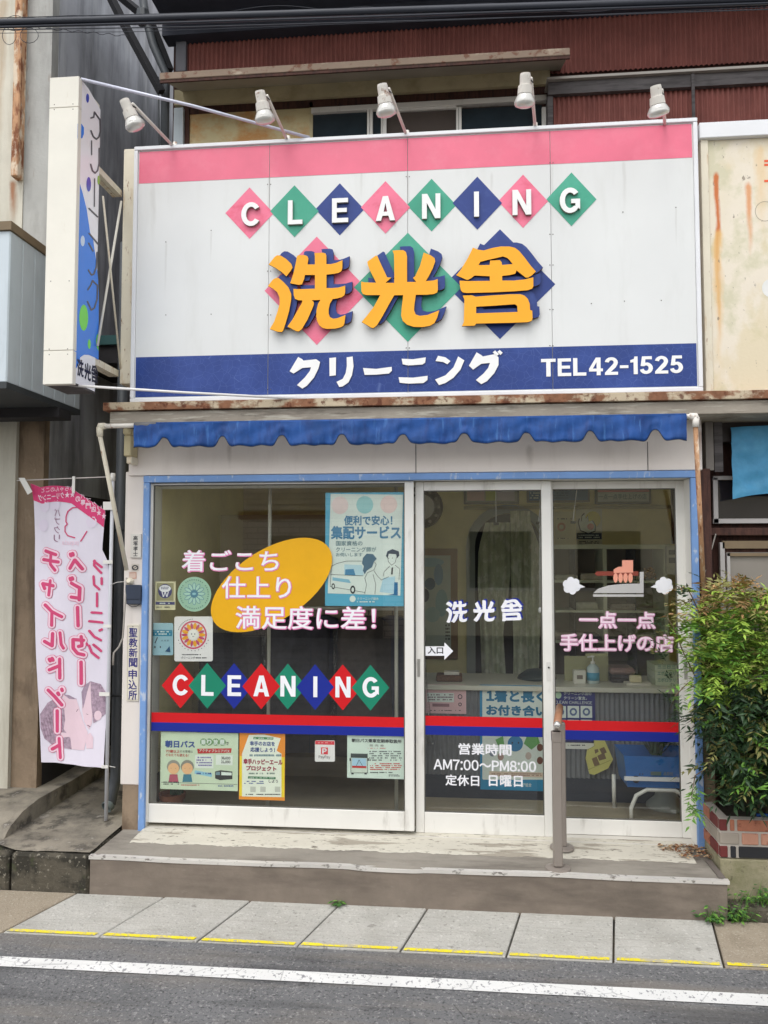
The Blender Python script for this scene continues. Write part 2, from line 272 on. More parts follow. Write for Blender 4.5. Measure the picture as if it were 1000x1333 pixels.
class Art:
    def __init__(s, Y=None, X=None): s.Y = Y; s.X = X; s.mb = MB(); s.n = 0
    def pt(s, p): return P(p[0], p[1], s.Y) if s.X is None else Sx(p[0], p[1], s.X)
    def to3(s, a, b, n): return (a, s.Y-n, b) if s.X is None else (s.X+n, a, b)
    def rc(s, bx):
        x0, y0, x1, y1 = bx
        if s.X is None: return RY(x0, y0, x1, y1, s.Y)
        mx, my = (x0+x1)/2, (y0+y1)/2
        return Sx(x0, my, s.X)[0], Sx(x1, my, s.X)[0], Sx(mx, y1, s.X)[1], Sx(mx, y0, s.X)[1]
    def raw(s, loops, mat, n=0, depth=0, side=None):   # loops in plane coordinates, holes after the outline
        tri = tessellate_polygon([[Vector((a, b, 0)) for a, b in l] for l in loops]); fl = [p for l in loops for p in l]
        f3 = [s.to3(a, b, n) for a, b in fl]
        fs = []
        for t in tri:
            p, q, r = (fl[i] for i in t); ar = (q[0]-p[0])*(r[1]-p[1])-(q[1]-p[1])*(r[0]-p[0])
            fs.append(tuple(t) if ar > 0 else tuple(reversed(t)))
        s.mb.add(f3, fs, mat)
        if depth:
            k = 0
            for l in loops:
                m = len(l); vs = [s.to3(a, b, n) for a, b in l]+[s.to3(a, b, n-depth) for a, b in l]
                s.mb.add(vs, [(i, (i+1) % m, m+(i+1) % m, m+i) for i in range(m)], side or mat)
            s.mb.add([s.to3(a, b, n-depth) for a, b in fl], fs, side or mat)
        return s
    def poly(s, pts, mat, n=0, depth=0, side=None, holes=()):
        return s.raw([[s.pt(p) for p in pts]]+[[s.pt(p) for p in h] for h in holes], mat, n, depth, side)
    def rect(s, bx, mat, n=0, depth=0, side=None):
        a0, a1, b0, b1 = s.rc(bx); return s.raw([[(a0, b0), (a1, b0), (a1, b1), (a0, b1)]], mat, n, depth, side)
    def rrect(s, bx, rad, mat, n=0, depth=0, side=None):
        x0, y0, x1, y1 = bx; pts = []
        for cx, cy, a in ((x1-rad, y1-rad, 0), (x0+rad, y1-rad, 90), (x0+rad, y0+rad, 180), (x1-rad, y0+rad, 270)):
            for k in range(4): t = R(a+k*30); pts.append((cx+rad*math.cos(t), cy+rad*math.sin(t)))
        return s.poly(pts, mat, n, depth, side)
    def disc(s, c, rx, ry, mat, n=0, depth=0, side=None, rot=0, k=24, a0=0, a1=360):
        pts = []
        for i in range(k+(a1-a0 < 360)):
            t = R(a0+(a1-a0)*i/k); x, y = rx*math.cos(t), ry*math.sin(t); pts.append((c[0]+x*math.cos(rot)-y*math.sin(rot), c[1]+x*math.sin(rot)+y*math.cos(rot)))
        return s.poly(pts, mat, n, depth, side)
    def ring(s, c, r0, r1, mat, n=0, k=24, ys=1.05):
        o = [(c[0]+r1*math.cos(2*math.pi*i/k), c[1]+r1*ys*math.sin(2*math.pi*i/k)) for i in range(k)]
        h = [(c[0]+r0*math.cos(2*math.pi*i/k), c[1]+r0*ys*math.sin(2*math.pi*i/k)) for i in range(k)]
        return s.poly(o, mat, n, holes=[h])
    def line(s, pts, wd, mat, n=0, cap=True):             # pen line in photo pixels
        for i in range(len(pts)-1):
            (x0, y0), (x1, y1) = pts[i], pts[i+1]; L = math.hypot(x1-x0, y1-y0) or 1e-6
            ux, uy = (x1-x0)/L*wd/2, (y1-y0)/L*wd/2; s.n += 1; q = n+(s.n % 9)*.00003
            if cap: pl = [(x0-ux*.9, y0-uy*.9), (x0+uy*.75-ux*.6, y0-ux*.75-uy*.6), (x0+uy, y0-ux), (x1+uy, y1-ux), (x1+uy*.75+ux*.6, y1-ux*.75+uy*.6), (x1+ux*.9, y1+uy*.9), (x1-uy*.75+ux*.6, y1+ux*.75+uy*.6), (x1-uy, y1+ux), (x0-uy, y0+ux), (x0-uy*.75-ux*.6, y0+ux*.75-uy*.6)]
            else: pl = [(x0+uy, y0-ux), (x1+uy, y1-ux), (x1-uy, y1+ux), (x0-uy, y0+ux)]
            s.poly(pl, mat, q)
        return s
    def text(s, st, bx, mat, n=0, r=0, vertical=False, mirror=False, depth=0, side=None, dy=0):
        items = []; x = 0; y = 0
        for ch in st:
            g = glyph(ch)
            if ch not in ' 　': items.append((g, x, y, ch))
            if vertical: y -= 1.0 if ch != ' ' else .5
            else: x += g[3]
        out = []; 
        for g, ox, oy, ch in items:
            vs = g[0]
            if vertical and ch == 'ー': vs = [(.88-(b-.38)*1-.38-.0, .38+(a-.5)) for a, b in vs]
            out.append(([(a+ox, b+oy) for a, b in vs], g[1], g[2]))
        xs = [v[0] for o in out for v in o[0]]; ys = [v[1] for o in out for v in o[0]]
        if not xs: return s
        lo, hi, bo, to = min(xs)-r, max(xs)+r, min(ys)-r, max(ys)+r
        a0, a1, b0, b1 = s.rc(bx)
        if mirror: a0, a1 = a1, a0
        sx = (a1-a0)/(hi-lo); sy = (b1-b0)/(to-bo)
        fx = lambda a: a0+(a-lo)*sx
        fy = lambda a, b: b0+(b-bo)*sy+dy*((a-lo)/(hi-lo)-.5)
        for vs, fs, ed in out:
            s.mb.add([s.to3(fx(a), fy(a, b), n) for a, b in vs], fs, mat)
            if depth:
                for i, j in ed:
                    (a, b), (c, d) = vs[i], vs[j]
                    s.mb.add([s.to3(fx(a), fy(a, b), n), s.to3(fx(c), fy(c, d), n), s.to3(fx(c), fy(c, d), n-depth), s.to3(fx(a), fy(a, b), n-depth)], [(0, 1, 2, 3)], side or mat)
            if r > 0:
                used = set()
                for i, j in ed:
                    (a, b), (c, d) = vs[i], vs[j]; L = math.hypot(c-a, d-b)
                    used.add(i); used.add(j)
                    if L < 1e-5: continue
                    ux, uy = -(d-b)/L*r, (c-a)/L*r; s.n += 1; q = n+.00003+(s.n % 11)*.00002
                    s.mb.add([s.to3(fx(p), fy(p, v), q) for p, v in ((a-ux, b-uy), (c-ux, d-uy), (c+ux, d+uy), (a+ux, b+uy))], [(0, 1, 2, 3)], mat)
                for i in used:
                    a, b = vs[i]; s.n += 1; q = n+.00028+(s.n % 11)*.00002
                    s.mb.add([s.to3(fx(a+r*math.cos(k*math.pi/3)), fy(a+r*math.cos(k*math.pi/3), b+r*math.sin(k*math.pi/3)), q) for k in range(6)], [(0, 1, 2, 3, 4, 5)], mat)
        return s
    def dashes(s, bx, rows, mat, n=0, cover=.8):         # print too small in the photograph to read
        x0, y0, x1, y1 = bx; h = (y1-y0)/rows
        for i in range(rows):
            x = x0
            while x < x1-.6:
                l = random.uniform(.6, 2.2)
                if random.random() < cover: s.rect((x, y0+i*h+h*.2, min(x+l, x1), y0+i*h+h*.72), mat, n)
                x += l+.35
        return s
    def build(s, name, parent=None, **k): return s.mb.build(name, parent, **k)

# bold block capitals, unit height, drawn as outlines
def arcp(cx, cy, rx, ry, a0, a1, k): return [(cx+rx*math.cos(R(a0+(a1-a0)*i/k)), cy+ry*math.sin(R(a0+(a1-a0)*i/k))) for i in range(k+1)]
t_ = .2
LET = {
 'L': (.62, [[(0, 0), (.62, 0), (.62, t_*.9), (t_, t_*.9), (t_, 1), (0, 1)]]),
 'E': (.68, [[(0, 0), (.68, 0), (.68, .18), (t_, .18), (t_, .42), (.62, .42), (.62, .59), (t_, .59), (t_, .82), (.67, .82), (.67, 1), (0, 1)]]),
 'A': (.8, [[(0, 0), (.215, 0), (.275, .2), (.525, .2), (.585, 0), (.8, 0), (.51, 1), (.29, 1)], [(.325, .36), (.475, .36), (.4, .72)]]),
 'N': (.76, [[(0, 0), (.2, 0), (.2, .64), (.54, 0), (.76, 0), (.76, 1), (.56, 1), (.56, .36), (.22, 1), (0, 1)]]),
 'I': (.2, [[(0, 0), (.2, 0), (.2, 1), (0, 1)]]),
 'T': (.68, [[(.24, 0), (.44, 0), (.44, .82), (.68, .82), (.68, 1), (0, 1), (0, .82), (.24, .82)]]),
 'C': (.8, [arcp(.42, .5, .42, .5, 35, 325, 18)+arcp(.42, .5, .215, .31, 322, 38, 14)]),
 'G': (.82, [arcp(.42, .5, .42, .5, 38, 322, 18)+[(.82, .14), (.82, .55), (.46, .55), (.46, .38), (.63, .38), (.63, .28)]+arcp(.42, .5, .21, .31, 312, 42, 12)]),
 '4': (.62, [[(.34, 0), (.52, 0), (.52, .22), (.62, .22), (.62, .38), (.52, .38), (.52, 1), (.31, 1), (0, .38), (0, .22), (.34, .22)], [(.17, .38), (.34, .38), (.34, .74)]]),
 '2': (.6, [[(0, 0), (.6, 0), (.6, .17), (.27, .17), (.5, .42)]+arcp(.3, .7, .3, .3, -18, 172, 10)+[(.19, .7)]+arcp(.3, .7, .11, .13, 165, -28, 7)+[(0, .13)]]),
 '-': (.4, [[(0, .36), (.4, .36), (.4, .52), (0, .52)]]),
 '1': (.34, [[(.15, 0), (.34, 0), (.34, 1), (.2, 1), (.16, .86), (0, .8), (0, .66), (.15, .68)]]),
 '5': (.6, [[(0, .25)]+arcp(.28, .33, .31, .33, 195, 435, 12)[1:]+[(.24, .64), (.25, .83), (.55, .83), (.55, 1), (.1, 1), (.03, .46), (.2, .44)]+arcp(.28, .33, .12, .16, 130, -170, 8)]),
}
def letter(art, ch, bx, mat, n, depth=0, side=None):
    w_, loops = LET[ch]; a0, a1, b0, b1 = art.rc(bx); return art.raw([[(a0+(a1-a0)*x/w_, b0+(b1-b0)*y) for x, y in l] for l in loops], mat, n, depth, side)

# traced strokes of the shop name
K1 = [[(70,315),(125,245),(150,230),(180,232),(235,265),(280,310),(292,345),(275,375),(235,425),(190,385),(130,345),(85,322)],
      [(62,515),(110,455),(140,440),(165,442),(210,480),(255,530),(280,590),(280,640),(260,750),(225,870),(205,930),(190,945),(150,940),(80,915),(120,850),(150,760),(172,680),(170,620),(150,575),(110,540)],
      [(335,235),(350,228),(405,228),(430,238),(440,262),(432,315),(500,315),(500,240),(495,210),(570,205),(598,212),(607,235),(607,312),(650,312),(700,300),(757,275),(755,345),(748,375),(725,392),(680,402),(608,410),(608,535),(660,535),(720,530),(782,512),(782,570),(775,600),(750,620),(700,632),(665,637),(640,680),(628,730),(628,770),(640,805),(670,820),(710,815),(785,785),(775,860),(765,885),(740,900),(690,912),(610,915),(570,905),(540,880),(520,840),(513,800),(515,740),(530,680),(552,645),(470,648),(490,665),(490,690),(470,740),(430,830),(380,915),(350,938),(325,935),(245,893),(290,830),(340,740),(375,680),(385,650),(345,648),(315,635),(303,600),(300,543),(380,545),(500,540),(500,413),(408,413),(400,450),(380,500),(350,505),(270,490),(300,400),(318,320)]]
K2 = [[(130,290),(150,275),(210,232),(225,238),(245,285),(280,360),(315,435),(355,437),(300,485),(380,487),(382,440),(380,300),(378,220),(365,187),(400,183),(465,182),(490,200),(500,240),(500,478),(585,478),(555,440),(575,425),(620,330),(655,205),(720,230),(755,255),(762,285),(740,350),(705,420),(675,470),(740,465),(785,452),(787,550),(780,575),(750,590),(680,597),(582,597),(570,680),(565,740),(580,780),(620,793),(690,785),(800,742),(780,810),(755,860),(715,885),(640,898),(560,895),(500,875),(460,840),(445,790),(450,720),(460,640),(463,600),(380,602),(330,690),(270,800),(220,880),(190,905),(170,905),(78,850),(120,800),(190,710),(240,620),(250,600),(120,600),(90,590),(75,565),(72,475),(110,482),(212,485),(190,440),(155,370),(135,320)]]
K3 = [[(220,158),(270,178),(320,185),(400,162),(480,148),(560,148),(610,160),(650,190),(700,250),(760,330),(805,380),(770,415),(735,437),(710,437),(670,405),(625,370),(615,400),(570,412),(492,422),(492,465),(600,465),(700,455),(782,435),(782,520),(770,540),(730,555),(600,565),(400,575),(160,580),(125,575),(108,555),(100,515),(95,466),(180,470),(377,468),(377,425),(235,418),(200,445),(175,458),(160,458),(65,415),(110,360),(170,260)],
      [(125,605),(210,602),(245,615),(400,603),(560,593),(660,592),(700,605),(730,635),(748,680),(752,740),(772,745),(775,815),(765,840),(730,852),(600,857),(250,865),(235,885),(118,888),(135,850),(140,640)]]
K3H = [[(272,322),(290,290),(370,270),(440,255),(500,240),(540,255),(565,280),(590,312),(490,320),(487,295),(470,275),(380,280),(375,320)],
       [(250,708),(400,700),(540,690),(610,685),(632,700),(635,757),(400,765),(250,770)]]
KAN = [(K1, None, (340, 300)), (K2, None, (460, 300)), (K3, K3H, (585, 300))]
def kanji(art, i, fn, mat, n, depth=0, side=None):     # fn maps trace coordinates to photo pixels
    polys, holes, off = KAN[i]
    for j, pl in enumerate(polys): art.poly([fn(p) for p in pl], mat, n, depth, side, holes=[[fn(p) for p in holes[j]]] if holes else ())

# ================================================================== GROUND
SY = -0.43                                   # front of the shop step
SZ = .186
def pav_z(y): return -0.054*max(0, SY-y)
ground = MB().add([(-60, -60, -.029), (60, -60, -.029), (60, -.80, -.029), (-60, -.80, -.029)], [(0, 1, 2, 3)], asphalt).build('road', kind='structure')
box('ground', -60, 60, -.85, 60, -.30, -.09, slab_brown, kind='structure')
# skewed concrete gutter slabs, measured at the step side and at the kerb side
pav = thing('pavement', None, None, (0, -.65, -.05)); pav['kind'] = 'structure'
tops = [(107, 1155), (220, 1160), (330, 1165), (444, 1170), (557, 1173), (676, 1179), (795, 1181), (922, 1190)]
bots = [(2, 1214), (127, 1221), (257, 1224), (387, 1231), (521, 1237), (659, 1245), (799, 1252), (944, 1260)]
def onpav(px, py):
    d = ray(px, py); t = (CAM.z-.054*(CAM.y-SY)*-1)/1
    # plane z = .054*(y-SY)
    t = (.054*(CAM.y-SY)-CAM.z)/(d.z-.054*d.y); p = CAM+d*t; return p.x, p.y
TP = [onpav(*p) for p in tops]; BP = [onpav(*p) for p in bots]
yk = sum(p[1] for p in BP)/8; yt = SY+.004
def ext(a, b, n): return [(a[0]+(a[0]-b[0])*i, a[1]) for i in range(1, n+1)]
TX = [p[0] for p in TP]; BX = [p[0] for p in BP]
kslope = (BP[-1][1]-BP[0][1])/(BP[-1][0]-BP[0][0])
TX = [TX[0]-.46*i for i in (6, 5, 4, 3, 2, 1)]+TX+[TX[-1]+.48*i for i in range(1, 9)]
BX = [BX[0]-.47*i for i in (6, 5, 4, 3, 2, 1)]+BX+[BX[-1]+.49*i for i in range(1, 9)]
def kerb_y(x): return BP[3][1]+kslope*(x-BP[3][0])
for i in range(len(TX)-1):
    g = .0045; a0, a1, b0, b1 = TX[i]+g, TX[i+1]-g, BX[i]+g, BX[i+1]-g
    mat = slab_brown if (i <= 5 or i >= 13) else slab_m
    dz = random.uniform(-.002, .002)
    q = [(a0, yt), (a1, yt), (b1, kerb_y(b1)), (b0, kerb_y(b0))]
    bm = bmesh.new(); tv = [bm.verts.new((x, y, .054*(y-SY)+dz)) for x, y in q]; bv = [bm.verts.new((x, y, -.2)) for x, y in q]
    tf = bm.faces.new(tv[::-1]); bm.faces.new(bv)
    for k in range(4): bm.faces.new((tv[k], tv[(k+1) % 4], bv[(k+1) % 4], bv[k]))
    bm.normal_update(); bmesh.ops.bevel(bm, geom=list(tf.edges), offset=.004, segments=1, affect='EDGES'); bm.verts.index_update()
    mesh('slab', [v.co[:] for v in bm.verts], [[v.index for v in f.verts] for f in bm.faces], mat, pav); bm.free()
    # worn yellow line painted along the kerb edge of this slab
    if i >= 6: 
        wd = .022; e0, e1 = b0+.01, b1-.012
        if i in (6,): e1 = b1-.02
        zf = lambda y: .054*(y-SY)+dz+.004
        tx = lambda bx_, y: bx_+((a0-b0) if bx_ == e0 else (a1-b1))*(y-kerb_y(bx_))/(yt-kerb_y(bx_))
        ya, yb = kerb_y(e0)+.0005, kerb_y(e1)+.0005
        mesh('yellow_edge_line', [(e0, ya, zf(ya)), (e1, yb, zf(yb)), (tx(e1, yb+wd), yb+wd, zf(yb+wd)), (tx(e0, ya+wd), ya+wd, zf(ya+wd))], [(0, 1, 2, 3)], yellow_m, pav)
# asphalt seam strip along the kerb and the white edge line
RZ = -.029
kx = [-9, 9]
wl = [G(0, 1246, RZ), G(1000, 1296, RZ), G(1000, 1311, RZ), G(0, 1259, RZ)]
def extend(p, q, x): t = (x-p[0])/(q[0]-p[0]); return (x, p[1]+(q[1]-p[1])*t)
e = [extend(wl[0], wl[1], -9), extend(wl[0], wl[1], 9), extend(wl[3], wl[2], 9), extend(wl[3], wl[2], -9)]
mesh('white_edge_line', [(x, y, RZ+.004) for x, y in e], [(3, 2, 1, 0)], line_m)['kind'] = 'structure'

# ================================================================== OPPOSITE SIDE OF THE STREET (seen in the panes)
tile_m = M('taupe_tile', (112, 100, 90), rough=.6, var=.12, scale=3)
tn = tile_m.node_tree; b_ = tn.nodes['Principled BSDF']; br = tn.nodes.new('ShaderNodeTexBrick'); br.inputs['Scale'].default_value = 1.0
br.inputs['Color1'].default_value = lin((206, 192, 176)); br.inputs['Color2'].default_value = lin((188, 174, 160)); br.inputs['Mortar'].default_value = lin((130, 120, 110))
br.inputs['Brick Width'].default_value = .45; br.inputs['Row Height'].default_value = .12; br.inputs['Mortar Size'].default_value = .012
mp_ = tn.nodes.new('ShaderNodeMapping'); mp_.inputs['Rotation'].default_value = (R(-90), 0, 0); g_ = tn.nodes.new('ShaderNodeNewGeometry')
tn.links.new(g_.outputs['Position'], mp_.inputs[0]); tn.links.new(mp_.outputs[0], br.inputs['Vector']); tn.links.new(br.outputs[0], b_.inputs['Base Color'])
opp = thing('house_across_street', 'taupe tiled house with a red-brown band, mirrored in the shop panes', 'house', (-1, -12.5, -.05))
box('wall', -4.6, -.9, -16, -12.0, -.05, 5.2, tile_m, opp)
box('band', -4.7, -.85, -12.1, -11.97, 2.45, 2.62, M('red_brown_band', (110, 58, 46)), opp)
box('shutter', -4.0, -1.6, -11.99, -11.9, -.04, 2.1, M('dark_shutter', (44, 42, 42)), opp)
box('roof', -4.9, -.7, -16.2, -11.6, 5.2, 5.45, soffit_m, opp)
opp2 = thing('cream_house_across_street', 'pale cream rendered house beside the tiled one, mirrored in the panes', 'house', (3, -13, -.05))
box('wall', -.8, 7.5, -17, -12.6, -.05, 3.3, M('cream_render', (240, 232, 204), var=.05), opp2)
box('roof', -.9, 7.8, -17.2, -12.1, 3.3, 3.5, dark_board, opp2)
for k in range(3):
    wn = box('window', .2+k*2.3, 1.5+k*2.3, -12.62, -12.56, 1.0, 2.2, M('dark_pane', (40, 44, 48), rough=.1), opp2)
    box('frame', .14+k*2.3, 1.56+k*2.3, -12.66, -12.58, .93, .995, white_alu, wn)
opp3 = thing('yellow_house_across_street', 'ochre plaster house left of the tiled one, mirrored in the panes', 'house', (-7.5, -13, -.05))
box('wall', -12, -4.75, -17, -12.8, -.05, 3.6, M('ochre_render', (236, 226, 190), var=.05), opp3)
box('roof', -12.2, -4.72, -17.2, -12.3, 3.6, 3.8, dark_board, opp3)

# ================================================================== SHOP BUILDING
IH = 2.42; BY = 2.15; XI = P(880, 700, BY)[0]+.06
bld = thing('shop_building', 'small cleaning shop with cream front, glass doors and red corrugated upper floor', 'shop', (-.45, 1.2, 0))
XL = P(168, 700, 0)[0]; XR = P(914, 700, 0)[0]
ZH = RY(190, 617, 905, 617.2, 0)[2]          # head of the doorway
Z2 = RY(170, 520, 913, 521, -.05)[2]
# step
sx0, sx1 = P(117, 1112, SY)[0], P(947, 1135, SY)[0]
stp = thing('entrance_step', 'low concrete step with peeling cream paint across the shop front', 'step', ((sx0+sx1)/2, -.2, 0))
box('riser', sx0, sx1, SY, SY+.05, -.02, SZ-.016, riser_m, stp, .004)
box('tread', sx0, sx1, SY+.004, .03, SZ-.05, SZ-.004, step_top_m, stp)
box('fill', sx0+.002, sx1-.002, SY+.052, .02, -.02, SZ-.052, step_top_m, stp)
# uneven painted strip
m_ = MB(); nx = 170; vs = []
for i in range(nx+1):
    x = sx0+.12+(sx1-sx0-.2)*i/nx; jag = .006*math.sin(i*.37)+random.uniform(-.007, .007)
    vs += [(x, -.225+jag, SZ-.003), (x, -.20, SZ+.002), (x, .03, SZ+.012)]
fs = []
for i in range(nx): fs += [(3*i, 3*i+3, 3*i+4, 3*i+1), (3*i+1, 3*i+4, 3*i+5, 3*i+2)]
m_.add(vs, fs, step_paint).build('painted_strip', stp)
# metal nosing, slightly buckled
m_ = MB(); n_ = 40; pts = []
for i in range(n_+1):
    x = sx0-.004+(sx1-sx0+.012)*i/n_; pts.append((x, SY-.004+.002*math.sin(i*.9), SZ-.007+.002*math.sin(i*.45+1)-(.004 if 17 < i < 22 else 0)))
vs = []
for x, y, z in pts: vs += [(x, y, z-.010), (x, y, z+.006), (x, y+.028, z+.007), (x, y+.028, z-.010)]
fs = []
for i in range(n_):
    for k in range(4): fs.append((4*i+k, 4*i+(k+1) % 4, 4*i+4+(k+1) % 4, 4*i+4+k))
m_.add(vs, fs, M('nosing_aluminium', (214, 210, 204), rough=.45, metal=.3, var=.08, layers=[((100, 94, 86), 30, (.6, 1, 1), .6, .68, .8)])).build('nosing', stp)
box('end_nosing', sx1-.03, sx1, SY+.03, -.19, SZ-.003, SZ+.004, M('end_strip', (120, 112, 106), metal=.2), stp)

# walls left and right of the glass front
pbox('corner_pier', 160, 614, 187, 1022, -.03, .25, fascia_m, bld, .004)
x0, x1, z0, z1 = RY(160, 1022, 184, 1068, -.029)
box('pier_base', x0, x1, -.036, .24, SZ-.02, z1, wall_brownish, bld)
x0, x1, z0, z1 = RY(168, 540, 914, 617, -.045)
box('fascia_panel', x0, x1, -.045, .2, ZH+.003, z1+.1, fascia_m, bld, .003)
for sx_ in (541, 843): pbox('fascia_joint', sx_, 575, sx_+1, 616, -.0465, .002, dark_board, bld)
# post on right
pbox('right_post', 916, 610, 930, 1090, .0, .2, dark_wood, bld)
box('inner_front_wall', XR+.05, XI, .2015, .2045, SZ, IH, M('yellow_wallpaper', (242, 230, 172)), bld)
pbox('post_foot', 915, 930, 931, 1092, -.03, .028, wall_brownish, bld)
# blue trim round the opening
bx0 = P(183, 850, -.05)[0]; bx0b = P(191, 850, -.05)[0]; bx1b = P(904, 850, -.05)[0]; bx1 = P(913, 850, -.05)[0]
box('blue_trim', bx0, bx1, -.052, -.02, ZH-.037, ZH, blue_paint, bld, .003)
box('blue_trim', bx0, bx0b, -.05, -.025, SZ-.02, ZH-.038, blue_paint, bld, .003)
box('blue_trim', bx1b, bx1, -.05, -.025, SZ-.02, ZH-.038, blue_paint, bld, .003)
box('jamb', bx0, bx0b-.001, -.0245, .13, SZ-.02, ZH-.039, white_alu, bld); box('jamb', bx1b+.001, bx1, -.0245, .13, SZ-.02, ZH-.039, white_alu, bld); box('head_frame', bx0, bx1, -.0195, .13, ZH-.0365, ZH-.001, white_alu, bld)
# side walls, floor, ceiling, back of the shop room
inner_yel = M('yellow_wallpaper', (242, 230, 172), rough=.8, var=.03)
box('floor_inside', XL, XI, .08, 3.0, SZ-.06, SZ-.006, M('brown_vinyl_floor', (150, 140, 120), rough=.5, var=.12), bld)
box('inner_wall', XL, XL+.06, .1, 3.0, SZ-.005, IH, inner_yel, bld)
box('inner_wall', XI-.06, XI, .205, 3.0, SZ-.005, IH, inner_yel, bld)
box('ceiling', XL, XI, .202, 3.0, IH, IH+.08, M('ceiling_board', (240, 238, 230)), bld)
# back wall with an arched opening
ax0, ax1, az0, az1 = RY(619, 668, 708, 1000, BY); axc = (ax0+ax1)/2; ar = (ax1-ax0)/2
art = Art(Y=BY); zc = az1-ar
hole = [(ax1, SZ)]+[(axc+ar*math.cos(R(a)), zc+ar*math.sin(R(a))) for a in range(0, 181, 12)]+[(ax0, SZ)]
# the wall is one plate whose outline runs round the arch
outl = [(XL+.06, SZ-.004), (ax0, SZ-.004)]+list(reversed(hole[1:-1]))+[(ax1, SZ-.004), (XI-.06, SZ-.004), (XI-.06, IH), (XL+.06, IH)]
art.raw([outl], inner_yel, 0, .08).build('back_wall', bld)
ro = ar+.07
fr = [(axc+ro*math.cos(R(a)), zc+ro*math.sin(R(a))) for a in range(0, 181, 12)]
fi = [(axc+ar*math.cos(R(a)), zc+ar*math.sin(R(a))) for a in range(0, 181, 12)]
Art(Y=BY).raw([[(axc+ro, SZ+.01)]+fr+[(axc-ro, SZ+.01), (axc-ar, SZ+.01)]+list(reversed(fi))+[(axc+ar, SZ+.01)]], M('arch_casing', (160, 168, 164)), .03, .06).build('arch_casing', bld)
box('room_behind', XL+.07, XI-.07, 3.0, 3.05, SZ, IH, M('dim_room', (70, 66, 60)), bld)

# sash panels -------------------------------------------------
def sash(name, px, rails, gy, label=None):
    """px = left, right edges of the outer stiles (photo, mid height); rails = glass left, top, right, bottom; returns part"""
    l, r, zt_, zb_ = px; gl, gt, gr, gb = rails
    xl, xr = P(l, 850, gy-.02)[0], P(r, 850, gy-.02)[0]
    gx0, gx1, gz0, gz1 = RY(gl, gt, gr, gb, gy-.02)
    p = box(name, xl, gx0, gy-.02, gy+.02, zb_, zt_, white_alu, bld, .003)   # left stile carries the sash
    if label: p['label'] = label
    box('right_stile', gx1, xr, gy-.02, gy+.02, zb_, zt_, white_alu, p, .003)
    box('top_rail', gx0+.001, gx1-.001, gy-.018, gy+.018, gz1, zt_, white_alu, p, .002)
    box('bottom_rail', gx0+.001, gx1-.001, gy-.018, gy+.018, zb_, gz0, white_alu, p, .002)
    g = box('glass_pane', gx0-.004, gx1+.004, gy-.003, gy+.003, gz0-.004, gz1+.004, GLASS, p)
    gk = M('gasket', (92, 90, 84), rough=.8)
    m = MB(); e_ = .006
    m.box(gx0, gx0+e_, gy-.009, gy-.0035, gz0, gz1, gk); m.box(gx1-e_, gx1, gy-.009, gy-.0035, gz0, gz1, gk)
    m.box(gx0+e_, gx1-e_, gy-.009, gy-.0035, gz0, gz0+e_, gk); m.box(gx0+e_, gx1-e_, gy-.009, gy-.0035, gz1-e_, gz1, gk); m.build('gasket', p)
    return p
zt = ZH-.04; zb = SZ+.012
W = sash('fixed_window', (191, 539, zt, RY(190, 1050, 539, 1075, 0)[2]), (196, 630, 527, 1052, ), 0.0, 'wide fixed window pane left of the doors')
D1 = sash('sliding_door', (541, 720, zt, zb), (552, 638, 707, 1060), .045, 'middle sliding glass door with opening hours')
D2 = sash('sliding_door', (712, 902, zt, zb), (722, 636, 884, 1068), .10, 'right sliding glass door with iron picture')
box('track_sill', bx0b, bx1b, -.03, .13, SZ-.01, zb-.002, M('sill_aluminium', (206, 202, 194), rough=.5, metal=.2), bld)
box('track_head', bx0b, bx1b, .122, .13, zt-.02, zt, white_alu, bld)
YW, YD1, YD2 = -.0035, .0415, .0965        # front faces of the three panes
pbox('door_pull', 543.5, 858, 547, 881, .022, .003, M('steel_pull', (176, 174, 168), metal=.6, rough=.35), D1)
pbox('lock_plate', 711.5, 862, 717, 886, .022, .003, M('lock_plate', (214, 212, 206), rough=.35), D1)
MB().lathe([(.005, 0), (.005, .004)], (P(714.5, 869, .022)[0], .022, P(714.5, 869, .022)[1]), M('key_black', (40, 38, 36)), 12, (0, -1, 0)).build('keyhole', D1)
pbox('door_pull', 891, 862, 895, 884, .077, .003, M('steel_pull', (176, 174, 168)), D2)

# vinyl on the panes ------------------------------------------
red_v = flat((202, 20, 28)); blue_v = flat((22, 40, 140)); green_v = flat((22, 128, 100)); white_v = flat((236, 236, 240)); pinkout = flat((222, 130, 178)); amber = flat((226, 168, 14))
def stripe(Y, par, x0, x1, yr, yb, ye):
    Art(Y=Y).rect((x0, yr, x1, yb), red_v, .0012).build('red_stripe', par)
    Art(Y=Y).rect((x0, yb, x1, ye), blue_v, .0012).build('blue_stripe', par)
stripe(YW, W, 192, 527, 930.5, 943.5, 955); stripe(YD1, D1, 552, 707, 933.2, 946, 958); stripe(YD2, D2, 722, 884, 938.8, 951.8, 964.3)
Z8 = zz(2.778, 180, 780)
for k, (c, cx, cy) in enumerate([('C', 153, 312), ('L', 250, 313), ('E', 347, 314), ('A', 445, 315), ('N', 541, 316), ('I', 640, 318), ('N', 740, 319), ('G', 840, 320)]):
    mt = (red_v, green_v, blue_v)[k % 3]; hw, hh = 68, 83; n = .0012+.0005*(k % 2)
    (x, y), = Z8([(cx, cy)])
    Art(Y=YW).poly(Z8([(cx-hw, cy), (cx, cy+hh), (cx+hw, cy), (cx, cy-hh)]), mt, n).build('vinyl_diamond', W)
    a = Art(Y=YW); w_ = LET[c][0]*26; letter(a, c, (x-w_/2+.3, y-14, x+w_/2+.3, y+13), white_v, .0024); a.build('vinyl_letter', W)
